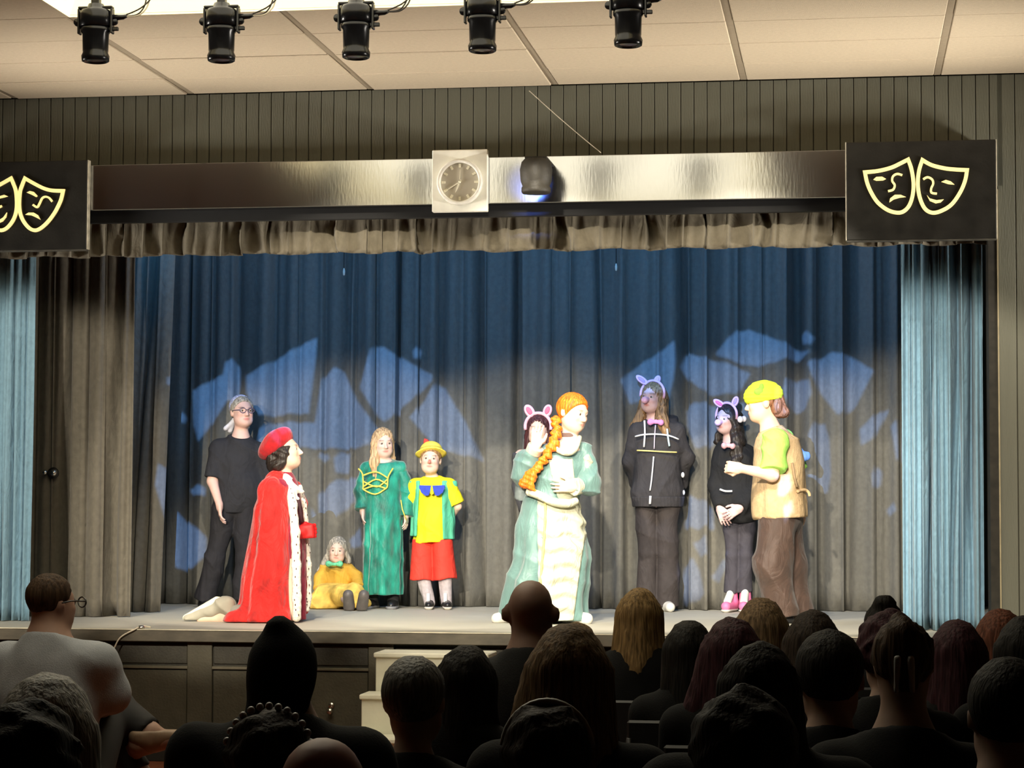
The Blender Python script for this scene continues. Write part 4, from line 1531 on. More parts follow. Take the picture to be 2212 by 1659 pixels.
S = Shape([tub(P.J['hip'+'L']+np.array([.01, 0, 0]), P.J['knL']+np.array([.004, 0, -.045]), .085, .088), tub(P.J['hipR']-np.array([.01, 0, 0]), P.J['knR']+np.array([-.01, 0, -.045]), .085, .088), ell(P.J['pelvis'], (.145, .115, .07))], .008)
S.clip((0, 0, g(0, 1258)[2]), (0, 0, -1)).clip((0, 0, g(0, 1160)[2]), (0, 0, 1)).ripple(vfold(.006, 32, 1))
P.part('shorts', S, M('shorts_red', (.78, .05, .03), .75, .08, 20, .15, 300))
for q in 'LR':
    S = Shape([tub(P.J['an'+q]-np.array([0, 0, .02]), P.J['kn'+q]+np.array([0, 0, -.02]), .042, .056)], .01)
    S.ripple(vfold(.002, 160))
    P.part('sock', S, M('sock_lilac_grey', (.48, .43, .45), .85, .12, 40), .007)
    sh = P.shoe(q, m_shoe_k, .010, sole=M('sole_white', (.66, .62, .55), .5), h=.006, top=.10)
    a = P.J['an'+q]
    box('lace_strip', a[0]-.013, a[0]+.013, a[1]-.064, a[1]-.05, a[2]-.02, a[2]+.052, M('lace_white', (.72, .72, .72), .6), sh, .003)
bm = bmesh.new()
for sx in (-1, 1):
    prism(bm, [tuple(P.px(933+sx*x_, y_, -.155)) for x_, y_ in ((1, 1049), (27, 1048), (28, 1053), (23, 1064), (14, 1071), (7, 1070), (1, 1054))][::sx], .018)
link('bow', bm_mesh(bm, 'bow'), M('bow_blue', (.025, .055, .45), .7, .1, 40), P.o)
bm = bmesh.new()
prism(bm, [tuple(P.px(x_, y_, -.158)) for x_, y_ in ((931, 1050), (934, 1050), (937, 1066), (933, 1069), (929, 1066))], .012)
link('bow_knot', bm_mesh(bm, 'bow_knot'), m_ys, P.o)
S = hair_cap(P, .002, .03, low=-.06)
S.ripple(strand(P, .003))
P.part('hair', S, m_hair_sandy, .007)
hc = rx(-.20)@ry(-.1)
S = Shape(P.HT([ell((0, .01, .075), (.092, .104, .078), hc), ell((0, .005, .052), (.128, .135, .022), hc)]), .03)
S.clip(P.h2w((0, -.0, .040)), P.HR@np.array([.1, -.45, -1]))
hat = P.part('hat', S, M('hat_yellow', (.86, .70, .10), .8, .1, 16, .2, 200), .007)
S = Shape(P.HT([ell((0, .008, .070), (.099, .111, .05), hc)]), .01)
S.clip(P.h2w((0, 0, .072)), P.HR@hc@np.array([0, 0, -1])).clip(P.h2w((0, 0, .090)), P.HR@hc@np.array([0, 0, 1]))
sob('hat_band', S, .006, M('hat_band', (.46, .38, .05), .8), hat)
S = Shape([rc(P.px(928, 968, .0), P.px(921, 955, .0), .020, .022), rc(P.px(921, 955, .0), P.px(918, 949, .0), .018, .008), rc(P.px(930, 968, .0), P.px(936, 959, .0), .018, .008)], .01)
sob('feather', S, .005, M('feather_red', (.75, .05, .04), .8, .2, 50), hat)
# red painted nose
S = Shape(P.HT([rc((0, -.10, -.012), (0, -.118, -.03), .009, .012)]), .005)
P.part('red_nose', S, M('nose_red', (.72, .22, .17), .6), .004)

# ---- 6: person with pink ears behind the green gown
P = Person('person with pink ears on a headband and dark hair, half hidden behind the green gown', ground(1172, 16.35), 1.47, 0, head=(0, 0, 0), hd=.215, legk=.72, skin=(.74, .50, .40),
           pts=dict(neck=(1165, 976, .02), head=(1163, 930, 0), shL=(1205, 985, 0), shR=(1125, 985, 0), elR=(1122, 1050, .02), wrR=(1132, 1105, -.05)))
P.body()
P.eyes()
S = Shape(P.torso(.022), .05)
for q in 'LR':
    S.add([rc(P.J['sh'+q], P.J['el'+q], .06, .054), tub(P.J['el'+q], P.J['wr'+q], .054, .045)], .03)
S.clip(P.J['neck'], (0, -.2, 1)).clip((0, 0, .72), (0, 0, -1)).ripple(fold(.005, 18, 10))
P.part('jumper', S, M('jumper_grey', (.055, .055, .06), .85, .15, 20, .2, 300))
S = Shape([P.limb('hipL', 'knL', .11, .085), P.limb('hipR', 'knR', .11, .085), tub(P.J['knL'], P.J['anL'], .085, .08), tub(P.J['knR'], P.J['anR'], .085, .08), ell(P.J['pelvis'], (.17, .13, .13))], .04)
P.part('trousers', S, m_trou_k)
for q in 'LR':
    P.shoe(q, m_shoe_k)
S = hair_vol(P, [rc((.07, .02, 0), (.085, .02, -.14), .035, .03), rc((-.07, .02, 0), (-.085, .02, -.14), .035, .03), rc((0, .07, 0), (0, .08, -.15), .075, .07)], .03)
S.ripple(strand(P, .004))
P.part('hair', S, M('hair_maroon', (.06, .018, .02), .5, .3, 40), .007)


def headband(P, ears, mat, r=.011):
    """band over the head and two ears; ears: list of (base pixel, tip pixel, width, inner mat, depth offset)"""
    pts = [P.h2w((.100*math.cos(a)*1.0, -.012, .030+.103*math.sin(a))) for a in np.linspace(-.25, PI+.25, 21)]
    hb = tube('headband', pts, r, mat, P.o, 8)
    for (bx, by), (tx, ty), w, inner, dy in ears:
        A, B = P.px(bx, by, dy), P.px(tx, ty, dy)
        ax = (B-A)/np.linalg.norm(B-A)
        side = np.array([-ax[2], 0, ax[0]])
        Rm = np.stack([side, np.array([0, 1., 0]), ax], 1)
        L_ = np.linalg.norm(B-A)
        S = Shape([ell((A+B)/2, (w, .016, L_*.55), Rm)], .01)
        S.carve([ell((A+B)/2-np.array([0, .016, 0])+ax*.004, (w*.62, .010, L_*.40), Rm)], .004)
        e = sob('ear', S, .005, mat, hb)
        S = Shape([ell((A+B)/2-np.array([0, .009, 0])+ax*.003, (w*.56, .007, L_*.36), Rm)], .01)
        sob('ear_inner', S, .005, inner, hb)
    return hb


headband(P, [((1152, 901), (1136, 876), .036, m_hot, -.01), ((1178, 900), (1187, 875), .034, m_hot, -.01)], m_pink, .013)

# ---- 7: dancer in the green and ivory gown
P = Person('person with long orange braid in pale green and ivory gown, hand on belly', ground(1175, 15.1), 1.62, .25, head=(.95, -.18, .12), hd=.24, skin=(.82, .58, .44),
           pts=dict(pelvis=(1188, 1095, 0), chest=(1218, 1010, 0), neck=(1232, 952, .02), head=(1238, 893, .0), shL=(1258, 978, .02), shR=(1188, 980, .0),
                    elR=(1132, 1018, -.06), wrR=(1158, 966, -.12), elL=(1274, 1046, -.04), wrL=(1240, 1052, -.17), hipL=(1212, 1105, .02), hipR=(1168, 1105, -.02),
                    knR=(1135, 1215, -.06), anR=(1098, 1320, -.04), toR=(1074, 1337, -.10), knL=(1245, 1218, -.06), anL=(1236, 1320, -.04), toL=(1268, 1337, -.10)),
           hands=(dict(fd=(-1, -.1, .05), pn=(.0, 1, -.0), curl=.25, side=1), dict(fd=(.05, 0, 1), pn=(.25, 1, 0), curl=.35, side=1)))
P.body()
P.eyes()
m_sage = M('gown_sage', (.135, .25, .235), .45, .10, 8, .15, 300, sheen=.3)
m_ivory = M('gown_ivory', (.58, .58, .44), .55, .12, 10, .2, 300, crease=.5)
m_trimg = M('gold_trim', (.72, .62, .18), .45, .15, 60)
g = lambda x, y, d=0: P.px(x, y, d)
zz_ = [g(0, 1328)[2], g(0, 1270)[2], g(0, 1200)[2], g(0, 1130)[2], g(0, 1075)[2]]
xl = [1078, 1088, 1108, 1114, 1133]
xr = [1266, 1268, 1276, 1260, 1246]
cxg = [g((a+b)/2, 1200)[0] for a, b in zip(xl, xr)]
rxg = [(g(b, 1200)[0]-g(a, 1200)[0])/2 for a, b in zip(xl, xr)]
S = Shape([colm(zz_, cxg, [0]*5, rxg, [.27, .25, .22, .18, .14], 8, [.02, .016, .010, .006, .002])], .03)
S.add(P.torso(.024), .05)
S.clip(P.J['neck']+np.array([0, -.02, -.03]), (.1, -.6, 1)).clip((0, 0, zz_[0]), (0, 0, -1))
S.ripple(fold(.005, 14, 12, .7))
gown = P.part('gown', S, m_sage, .009)
# ivory front panel: right of a slanted boundary
S = Shape([colm(zz_, [c+.012 for c in cxg], [-.022]*5, rxg, [.265, .245, .215, .18, .14], 8, [.014, .012, .008, .005, .002])], .03)
S.clip(g(1171, 1200), (-1, 0, -.04)).clip(g(1262, 1200), (1, 0, -.12)).clip((0, .02, 0), (0, 1, 0)).clip((0, 0, zz_[0]+.01), (0, 0, -1))
S.ripple(lambda Q: .011*np.sin(Q[:, 2]*62+Q[:, 0]*9+1.2*np.sin(Q[:, 0]*26))*np.clip((zz_[4]+.02-Q[:, 2])*6, 0, 1))
P.part('front_panel', S, m_ivory, .008)
S = Shape(P.torso(.034), .05)
S.clip(g(1196, 1020), (-1, 0, -.25)).clip(g(1244, 1020), (1, 0, .1)).clip((0, .01, 0), (0, 1, 0)).clip((0, 0, zz_[4]-.03), (0, 0, -1)).clip(P.J['neck']+np.array([0, -.02, -.055]), (.1, -.6, 1))
S.ripple(fold(.006, 22, 18, 1.3))
P.part('bodice_panel', S, m_ivory, .007)
tube('gold_edge', smooth_pts([g(1176, 1076, -.175), g(1178, 1110, -.20), g(1174, 1180, -.235), g(1168, 1250, -.262), g(1166, 1318, -.285)], 4), .008, m_trimg, gown, 8)
tube('waist_roll', smooth_pts([g(1142, 1062, -.14), g(1165, 1070, -.19), g(1195, 1084, -.205), g(1225, 1088, -.19), g(1245, 1082, -.14)], 5), .030, m_ivory, gown, 12, .026)
pts = [g(1192, 950, -.06), g(1198, 966, -.115), g(1216, 978, -.145), g(1236, 977, -.145), g(1247, 962, -.12), g(1252, 944, -.06)]
tube('neckline', smooth_pts(pts, 5), .017, m_ivory, gown, 8)
S = Shape([rc(P.J['neck']+np.array([0, -.01, -.06]), P.J['head']-P.HR@np.array([0, -.02, .08])*P.hs, .066, .058)], .01)
S.clip(g(0, 938), (0, 0, 1))
P.part('collar', S, M('collar_brown', (.13, .085, .075), .8, .1, 20), .007)
for q in 'LR':
    S = Shape([rc(P.J['sh'+q], P.J['el'+q], .078, .078), tub(P.J['el'+q], P.J['wr'+q], .074, .052)], .05)
    if q == 'R':
        S.add([rc(g(1135, 990, -.03), g(1130, 1040, -.02), .07, .06)], .05)
    S.ripple(fold(.007, 24, 22))
    sl = P.part('sleeve', S, m_sage, .008)
    d = (P.J['wr'+q]-P.J['el'+q])
    d = d/np.linalg.norm(d)
    S = Shape([tub(P.J['wr'+q]-d*.05, P.J['wr'+q]+d*.005, .056, .060, True)], .01)
    sob('cuff', S, .007, m_ivory, sl)
S = Shape([ell(g(1270, 1003, -.03), (.036, .06, .085))], .02)
S.ripple(fold(.006, 40, 30))
P.part('puff', S, m_ivory, .007)
S = Shape([tub(g(1128, 1040, .0), g(1128, 1078, .02), .05, .055)], .02)
S.ripple(vfold(.005, 60))
P.part('hanging_sleeve', S, M('sage_grey', (.20, .24, .24), .6), .008)  # grey-teal cloth of the drop sleeve
S = hair_cap(P, .006, .038, low=-.075)
S.ripple(strand(P, .0025))
P.part('hair', S, m_hair_orange, .0065)
# braid
bp = smooth_pts([g(1201, 905, -.02), g(1202, 925, -.06), g(1199, 948, -.10), g(1190, 968, -.135), g(1178, 988, -.15), g(1164, 1006, -.155), g(1158, 1014, -.16)], 5)
prm = []
nb_ = 18
for i in range(nb_):
    k = i*(len(bp)-1)/(nb_-1)
    a = bp[int(k)]
    r_ = .036-.008*abs(i-7)/9
    s_ = 1 if i % 2 else -1
    prm.append(ell(a+np.array([s_*.010, 0, 0]), (r_, r_*.9, r_*.72), ry(s_*.5)))
S = Shape(prm, .006)
S.add([ell(g(1146, 1030, -.165), (.045, .035, .05)), ell(g(1134, 1044, -.165), (.042, .034, .04)), rc(g(1152, 1024, -.19), g(1146, 1050, -.195), .022, .02), rc(g(1146, 1050, -.195), g(1160, 1064, -.19), .018, .006)], .02)
S.ripple(lambda Q: .0025*np.sin(Q[:, 2]*190+Q[:, 0]*80))
P.part('braid', S, m_hair_orange, .0055)
for q in 'LR':
    P.shoe(q, m_shoe_w, .018)

# ---- 8: tall person in the dark hoodie
P = Person('tall sandy-haired person with pink ears and snout, dark zip hoodie and wide trousers', ground(1420, 17.0), 1.70, -.05, head=(-.38, .05, .10), hd=.225, legk=.72, skin=(.70, .46, .42),
           pts=dict(neck=(1418, 905, .02), head=(1410, 860, -.02), shL=(1463, 934, 0), shR=(1375, 934, 0), chest=(1420, 968, 0), pelvis=(1420, 1065, 0), elR=(1362, 997, .04), wrR=(1380, 1050, .15),
                    elL=(1480, 992, .05), wrL=(1468, 1046, .15), hipL=(1442, 1090, 0), hipR=(1396, 1090, 0), knL=(1440, 1195, -.02), knR=(1400, 1195, -.02), anL=(1440, 1300, .02), anR=(1398, 1300, .02),
                    toL=(1448, 1312, -.14), toR=(1400, 1312, -.12)),
           hands=(dict(fd=(-1, .2, -.4), pn=(0, 1, 0), curl=.3, side=1), dict(fd=(1, .2, -.4), pn=(0, 1, 0), curl=.3, side=-1)))
P.body()
P.eyes()
m_hood = M('hoodie_charcoal', (.040, .037, .040), .85, .12, 20, .2, 300)
g = lambda x, y, d=0: P.px(x, y, d)
S = Shape(P.torso(.03), .05)
S.add([colm([g(0, 1086)[2], g(0, 1060)[2], g(0, 1000)[2], g(0, 950)[2]], [g(1421, 1086)[0]]*4, [0]*4, [.185, .19, .170, .13], [.14, .145, .13, .10], 7, [.004, .008, .003, 0])], .04)
for q in 'LR':
    S.add([rc(P.J['sh'+q], P.J['el'+q], .066, .068), tub(P.J['el'+q], P.J['wr'+q], .066, .058)], .04)
S.add([rc(g(1385, 902, .06), g(1450, 902, .06), .05, .05)], .05)
S.clip((0, 0, g(0, 1074)[2]), (0, 0, -1)).clip(P.J['neck']+np.array([0, -.03, .0]), (0, -.3, 1)).ripple(fold(.007, 14, 9, .3))
hood = P.part('hoodie', S, m_hood)
S = Shape([colm([g(0, 1091)[2], g(0, 1070)[2]], [g(1421, 1086)[0]]*2, [0]*2, [.192, .204], [.155, .165])], .02)
S.ripple(vfold(.0015, 260))
sob('hem_band', S, .007, m_hood, hood)
m_pipe = M('piping_white', (.72, .72, .74), .6)
yv = lambda x: -.168+.05*((x-1420)/55)**2
for nm, L_, r_, mt in (('chest_piping', [(1372, 943), (1390, 939), (1418, 938), (1445, 941), (1466, 949)], .0065, m_pipe), ('chest_stripe', [(1376, 973), (1400, 974), (1435, 976), (1462, 977)], .006, M('stripe_yellow', (.75, .62, .22), .6)),
                       ('drawstring', [(1392, 908), (1393, 935), (1391, 966)], .0075, m_pipe), ('drawstring', [(1441, 926), (1443, 945), (1446, 964)], .0075, M('drawstring_blue', (.55, .74, .80), .6)),
                       ('zipper', [(1416, 918), (1414, 945), (1413, 970)], .005, M('zip_lilac', (.52, .46, .56), .4)), ('zipper', [(1412, 986), (1410, 1010), (1407, 1040), (1404, 1060)], .006, m_pipe), ('zip_end', [(1405, 1071), (1404, 1089)], .010, m_pipe)):
    pts = [g(x_, y_, yv(x_)-(.012 if y_ > 980 else 0)) for x_, y_ in L_]
    tube(nm, smooth_pts(pts, 3), r_, mt, hood, 6)
S = Shape([ell(g(1475, 1026, -.02), (.014, .014, .022)), ell(g(1477, 1064, -.02), (.01, .012, .02))], .005)
sob('side_tag', S, .005, m_pipe, hood)
S = Shape([P.limb('hipL', 'knL', .092, .084), P.limb('hipR', 'knR', .092, .084), tub(P.J['knL'], P.J['anL']+np.array([.012, 0, -.045]), .084, .098), tub(P.J['knR'], P.J['anR']+np.array([-.008, 0, -.045]), .084, .098), ell(P.J['pelvis'], (.155, .12, .08))], .008)
S.clip((0, 0, .03), (0, 0, -1)).ripple(fold(.009, 12, 8, 1.9))
P.part('trousers', S, M('trousers_taupe', (.044, .036, .035), .8, .12, 16, .2, 300))
for q in 'LR':
    P.shoe(q, m_shoe_w)
S = hair_vol(P, [rc((.065, .0, 0), (.10, -.01, -.17), .035, .045), rc((.10, -.01, -.17), (.15, -.03, -.25), .045, .035), rc((-.068, .01, .0), (-.085, -.01, -.17), .032, .034), rc((-.08, -.01, -.15), (-.12, -.02, -.22), .03, .03), rc((0, .08, .0), (.02, .09, -.25), .08, .09)], .03)
S.ripple(strand(P, .006))
P.part('hair', S, m_hair_sandy, .0065)
headband(P, [((1399, 830), (1375, 812), .026, m_lilac, -.02), ((1415, 830), (1424, 812), .026, M('ear_peach', (.82, .44, .40), .8), -.01)], m_pink, .010)


def snout(P, mat, bow, bx, by, dy=-.14, w=.035):
    S = Shape(P.HT([rc((0, -.10, -.022), (0, -.128, -.026), .024, .027)]), .005)
    S.carve(P.HT([ell((.009, -.157, -.024), (.005, .012, .007)), ell((-.009, -.157, -.024), (.005, .012, .007))]), .003)
    P.part('pink_snout', S, mat, .005)
    c = P.px(bx, by, dy)
    S = Shape([rc(c+np.array([-.008, 0, 0]), c+np.array([-w, 0, -.002]), .012, .026), rc(c+np.array([.008, 0, 0]), c+np.array([w*.9, 0, -.006]), .012, .024), ell(c, (.016, .014, .018))], .006)
    P.part('pink_bow', S, bow, .005)


snout(P, m_pink, M('bow_magenta', (.75, .30, .62), .8, .08), 1417, 911, -.15, .04)

# ---- 9: girl in the black hoodie
P = Person('person with long black curls, pink ears and snout, black hoodie and pink and white trainers', ground(1596, 17.0), 1.52, -.25, head=(-.55, -.02, .05), hd=.212, legk=.72, skin=(.70, .47, .44),
           pts=dict(neck=(1580, 955, .02), head=(1571, 906, 0), shL=(1614, 980, .02), shR=(1560, 978, 0), chest=(1588, 1010, 0), pelvis=(1595, 1100, 0), elR=(1546, 1050, -.02), wrR=(1555, 1096, -.12),
                    elL=(1634, 1050, -.02), wrL=(1600, 1096, -.17), hipL=(1614, 1120, 0), hipR=(1582, 1120, 0), knL=(1610, 1200, -.02), knR=(1582, 1200, -.02), anL=(1610, 1288, .02), anR=(1581, 1288, .02),
                    toL=(1606, 1310, -.14), toR=(1568, 1310, -.14)),
           hands=(dict(fd=(-.8, -.2, -.5), pn=(0, 1, 0), curl=.3, side=1), dict(fd=(.35, -.2, -1), pn=(.3, 1, 0), curl=.35, side=-1)))
P.body()
P.eyes()
g = lambda x, y, d=0: P.px(x, y, d)
m_hk = M('hoodie_black', (.010, .010, .011), .85, .15, 20, .2, 300)
S = Shape(P.torso(.03), .05)
for q in 'LR':
    S.add([rc(P.J['sh'+q], P.J['el'+q], .068, .062), tub(P.J['el'+q], P.J['wr'+q], .062, .05)], .04)
S.add([ell(g(1590, 1080, -.02), (.165, .14, .12))], .06)
S.clip((0, 0, g(0, 1124)[2]), (0, 0, -1)).clip(P.J['neck']+np.array([-.01, -.03, .0]), (0, -.3, 1)).ripple(fold(.006, 16, 10, .3))
hood = P.part('hoodie', S, m_hk)
tube('pocket_piping', smooth_pts([g(1555, 1057, -.165), g(1567, 1061, -.172), g(1582, 1061, -.175)], 4), .008, m_pipe, hood, 6)
S = Shape([P.limb('hipL', 'knL', .082, .058), P.limb('hipR', 'knR', .082, .058), tub(P.J['knL'], P.J['anL']+np.array([0, 0, .03]), .056, .060), tub(P.J['knR'], P.J['anR']+np.array([0, 0, .03]), .056, .060), ell(P.J['pelvis'], (.13, .11, .09))], .012)
S.ripple(fold(.004, 20, 10))
P.part('leggings', S, M('leggings_grey', (.050, .046, .058), .8, .12, 16, .2, 300))
m_pk = M('trainer_pink', (.70, .18, .36), .6, .1)
for q in 'LR':
    sh = P.shoe(q, m_pk, .014, sole=m_shoe_w, top=.12, h=.006)
    a = P.J['an'+q]
    d = P.J['to'+q]-a
    S = Shape([rc(a+d*.25+np.array([0, 0, .035]), a+d*.75+np.array([0, 0, .015]), .030, .030), rc(a+np.array([0, -.03, .05]), a+np.array([0, -.03, .085]), .028, .032)], .02)
    sob('tongue', S, .006, m_shoe_w, sh)
S = hair_vol(P, [rc((.068, .0, 0), (.11, .0, -.17), .04, .05), rc((.11, -.02, -.17), (.15, -.07, -.36), .06, .045), rc((-.068, .01, .0), (-.08, -.01, -.18), .03, .03), rc((0, .08, .0), (.03, .08, -.28), .08, .10)], .03)
S.ripple(lambda Q: .008*np.sin(Q[:, 0]*45+2*np.sin(Q[:, 2]*30))*np.sin(Q[:, 2]*42+Q[:, 1]*30)+.003*np.sin(Q[:, 0]*150+Q[:, 2]*40))
P.part('hair', S, m_hair_dk, .0065)
headband(P, [((1566, 880), (1542, 864), .026, m_hot, -.02), ((1584, 878), (1592, 857), .026, m_lilac, -.01)], m_pink, .010)
S = Shape([ell(g(1599, 906, -.10), (.022, .018, .026)), ell(g(1607, 905, -.08), (.02, .018, .024))], .01)
P.part('hair_bow', S, M('bow_white', (.75, .72, .78), .8), .005)
snout(P, M('snout_lilac', (.72, .50, .74), .7), M('bow_pale_pink', (.82, .44, .48), .8), 1574, 962, -.15, .03)

# ---- 10: person in the lime cap
P = Person('person in lime yellow cap, burlap vest over green tee, baggy brown trousers', ground(1692, 15.45), 1.68, -PI/2+.15, head=(-PI/2+.08, -.05, .0), hd=.245, fat=1.15, legk=.72, skin=(.84, .58, .42),
           pts=dict(pelvis=(1684, 1110, 0), chest=(1682, 1000, 0), neck=(1664, 926, 0), head=(1649, 872, 0), shL=(1676, 952, -.19), shR=(1684, 952, .19),
                    elL=(1668, 1026, -.27), wrL=(1602, 1012, -.30), elR=(1722, 1030, .22), wrR=(1735, 1085, .14), hipL=(1680, 1120, -.09), hipR=(1690, 1120, .09),
                    knL=(1668, 1225, -.11), knR=(1705, 1225, .10), anL=(1690, 1326, -.10), anR=(1722, 1326, .12), toL=(1652, 1340, -.13), toR=(1690, 1340, .10)),
           hands=(dict(fd=(-1, -.05, .15), pn=(0, 1, -.2), fist=True, side=-1), dict(fd=(.12, 0, -1), pn=(-1, 0, 0), curl=.3, side=1)))
P.body()
P.eyes()
g = lambda x, y, d=0: P.px(x, y, d)
m_burl = M('vest_burlap', (.62, .44, .24), .9, .10, 30, .5, 260)
m_lime = M('tee_lime', (.42, .82, .14), .8, .10, 20, .15, 300)
S = Shape(P.torso(.026, 1, 1.08), .06)
S.add([colm([g(0, 1112)[2], g(0, 1060)[2], g(0, 1000)[2], g(0, 955)[2]], [g(1681, 0)[0], g(1680, 0)[0], g(1679, 0)[0], g(1677, 0)[0]], [0]*4, [.178, .175, .165, .13], [.22, .22, .215, .19], 6, [.010, .007, .003, 0])], .06)
S.clip((0, 0, g(0, 1114)[2]), (.06, 0, -1)).clip(P.J['neck']+np.array([0, 0, .0]), (-.35, 0, 1)).ripple(fold(.006, 12, 9, .6))
vest = P.part('vest', S, m_burl, .009)
for q in 'LR':
    S = Shape([ell(P.J['sh'+q]+np.array([.004, 0, -.012]), (.085, .07, .085)), tub(P.J['sh'+q], P.J['el'+q]+np.array([0.004, 0, .02]), .088, .094)], .05)
    S.ripple(fold(.007, 24, 20))
    P.part('sleeve', S, m_lime, .008)
tube('vest_strap', [g(1711, 1000, -.20), g(1716, 1030, -.215), g(1722, 1052, -.215)], .010, M('strap_tan', (.30, .21, .12), .8), vest, 6)
tube('waist_tie', smooth_pts([g(1722, 1062, -.18), g(1738, 1058, -.10), g(1747, 1064, -.08), g(1749, 1072, -.08)], 4), .010, m_burl, vest, 8)
S = Shape([P.limb('hipL', 'knL', .135, .125), P.limb('hipR', 'knR', .135, .125), tub(P.J['knL'], P.J['anL']+np.array([0, 0, -.03]), .125, .115), tub(P.J['knR'], P.J['anR']+np.array([0, 0, -.03]), .125, .115), ell(P.J['pelvis']+np.array([.01, 0, -.03]), (.145, .185, .11))], .05)
S.clip((0, 0, g(0, 1108)[2]), (0, 0, 1)).clip((0, 0, .02), (0, 0, -1)).ripple(fold(.007, 20, 9, 1.2))
P.part('trousers', S, M('trousers_brown', (.066, .039, .029), .6, .18, 14, .2, 300, sheen=.15, crease=.4), .009)
for q in 'LR':
    P.shoe(q, m_shoe_k)
S = Shape(P.HT([ell((0, .085, -.03), (.07, .05, .06)), rc((.035, .08, -.03), (.03, .125, -.06), .04, .034), rc((-.035, .08, -.03), (-.03, .125, -.06), .04, .034), ell((0, .03, .03), (.080, .095, .085))]), .03)
S.clip(P.h2w((0, .035, -.02)), P.HR@np.array([0, -1, -.3]))
S.ripple(strand(P, .004))
P.part('hair', S, m_hair_brown, .0065)
S = Shape(P.HT([ell((0, .004, .052), (.099, .124, .096), rx(.10))]), .01)
S.clip(P.h2w((0, 0, .012)), P.HR@np.array([0, .12, -1]))
S.ripple(lambda Q: .002*np.sin(Q[:, 2]*240)+.003*np.sin(Q[:, 0]*30)*np.sin(Q[:, 2]*36))
cap_ = P.part('cap', S, M('cap_lime', (.74, .90, .04), .8, .08, 20, .3, 160), .0065)
S = Shape([ell(g(1639, 846, -.098), (.034, .012, .026)), ell(g(1645, 838, -.092), (.018, .012, .032))], .01)
sob('cap_patch', S, .005, M('cap_green', (.24, .70, .05), .8), cap_)
# blue rosette pinned at the back of the vest
S = Shape([ell(g(1740, 985, .10), (.030, .03, .036)), rc(g(1728, 975, .10), g(1738, 990, .10), .022, .024)], .01)
S.ripple(vfold(.004, 110))
P.part('blue_rosette', S, M('rosette_blue', (.14, .32, .85), .7, .15, 60), .006)


# ================================================================== gobo projectors (hang over the audience, out of frame)
def gobo(label, L, ox, oy, sc, patches, power, col):
    L = np.array(L, float)
    d = .15
    t = tag(empty('gobo_projector', tuple(L)), label, 'projector')
    loops = []
    for pts in patches:
        q = []
        for x_, y_ in pts:
            w_ = at(ox+x_*sc, oy+y_*sc, YB-.03)
            k = d/(w_[1]-L[1])
            v = (w_-L)*k
            q.append((v[0]*1000, v[2]*1000))
        loops.append(q)
    allp = np.array([p_ for q in loops for p_ in q])
    c = (allp.min(0)+allp.max(0))/2
    R_ = np.abs(allp-c).max()*1.9
    verts = [Vector((c[0]+R_*math.cos(a), c[1]+R_*math.sin(a))) for a in np.linspace(0, 2*PI, 33)[:-1]]
    edges = [(i, (i+1) % 32) for i in range(32)]
    for q in loops:
        b0 = len(verts)
        verts += [Vector(p_) for p_ in q]
        edges += [(b0+i, b0+(i+1) % len(q)) for i in range(len(q))]
    ov, oe, of, *_ = delaunay_2d_cdt(verts, edges, [], 1, 1e-4)

    def inside(p_, q):
        r_ = False
        for i in range(len(q)):
            a, b = q[i], q[i-1]
            if (a[1] > p_[1]) != (b[1] > p_[1]) and p_[0] < (b[0]-a[0])*(p_[1]-a[1])/(b[1]-a[1])+a[0]:
                r_ = not r_
        return r_
    fs = []
    for f in of:
        m = sum((ov[i] for i in f), Vector((0, 0)))/len(f)
        if not any(inside(m, q) for q in loops):
            fs.append(tuple(f))
    me = bpy.data.meshes.new('gobo_plate')
    me.from_pydata([(v.x/1000, d, v.y/1000) for v in ov], [], fs)
    o = link('gobo_plate', me, m_blackmatte, t)
    cw = Vector((c[0]/1000, d, c[1]/1000))
    R_ = R_/1000
    bm = bmesh.new()
    tube_bm(bm, [cw*.02+Vector((0, -.16, 0)), cw*.0+Vector((0, -.02, 0))], .075, 20)
    link('lamp_house', bm_mesh(bm, 'lamp_house', True), m_lamp, t)
    tube('hanger', [(0, -.09, .05), (0, -.09, ZC-L[2])], .012, m_lamp, t, 8)
    tube('gate_arm', [(0, -.06, -.07), (0, .1, cw[2]-R_-.012), (0, d, cw[2]-R_)], .006, m_lamp, t, 6)
    lamp('gobo_lamp', 'SPOT', tuple(L), tuple(L+np.array(cw)), power, col, spot_size=2*math.atan(R_*.80/d), spot_blend=.05, shadow_soft_size=.00028)


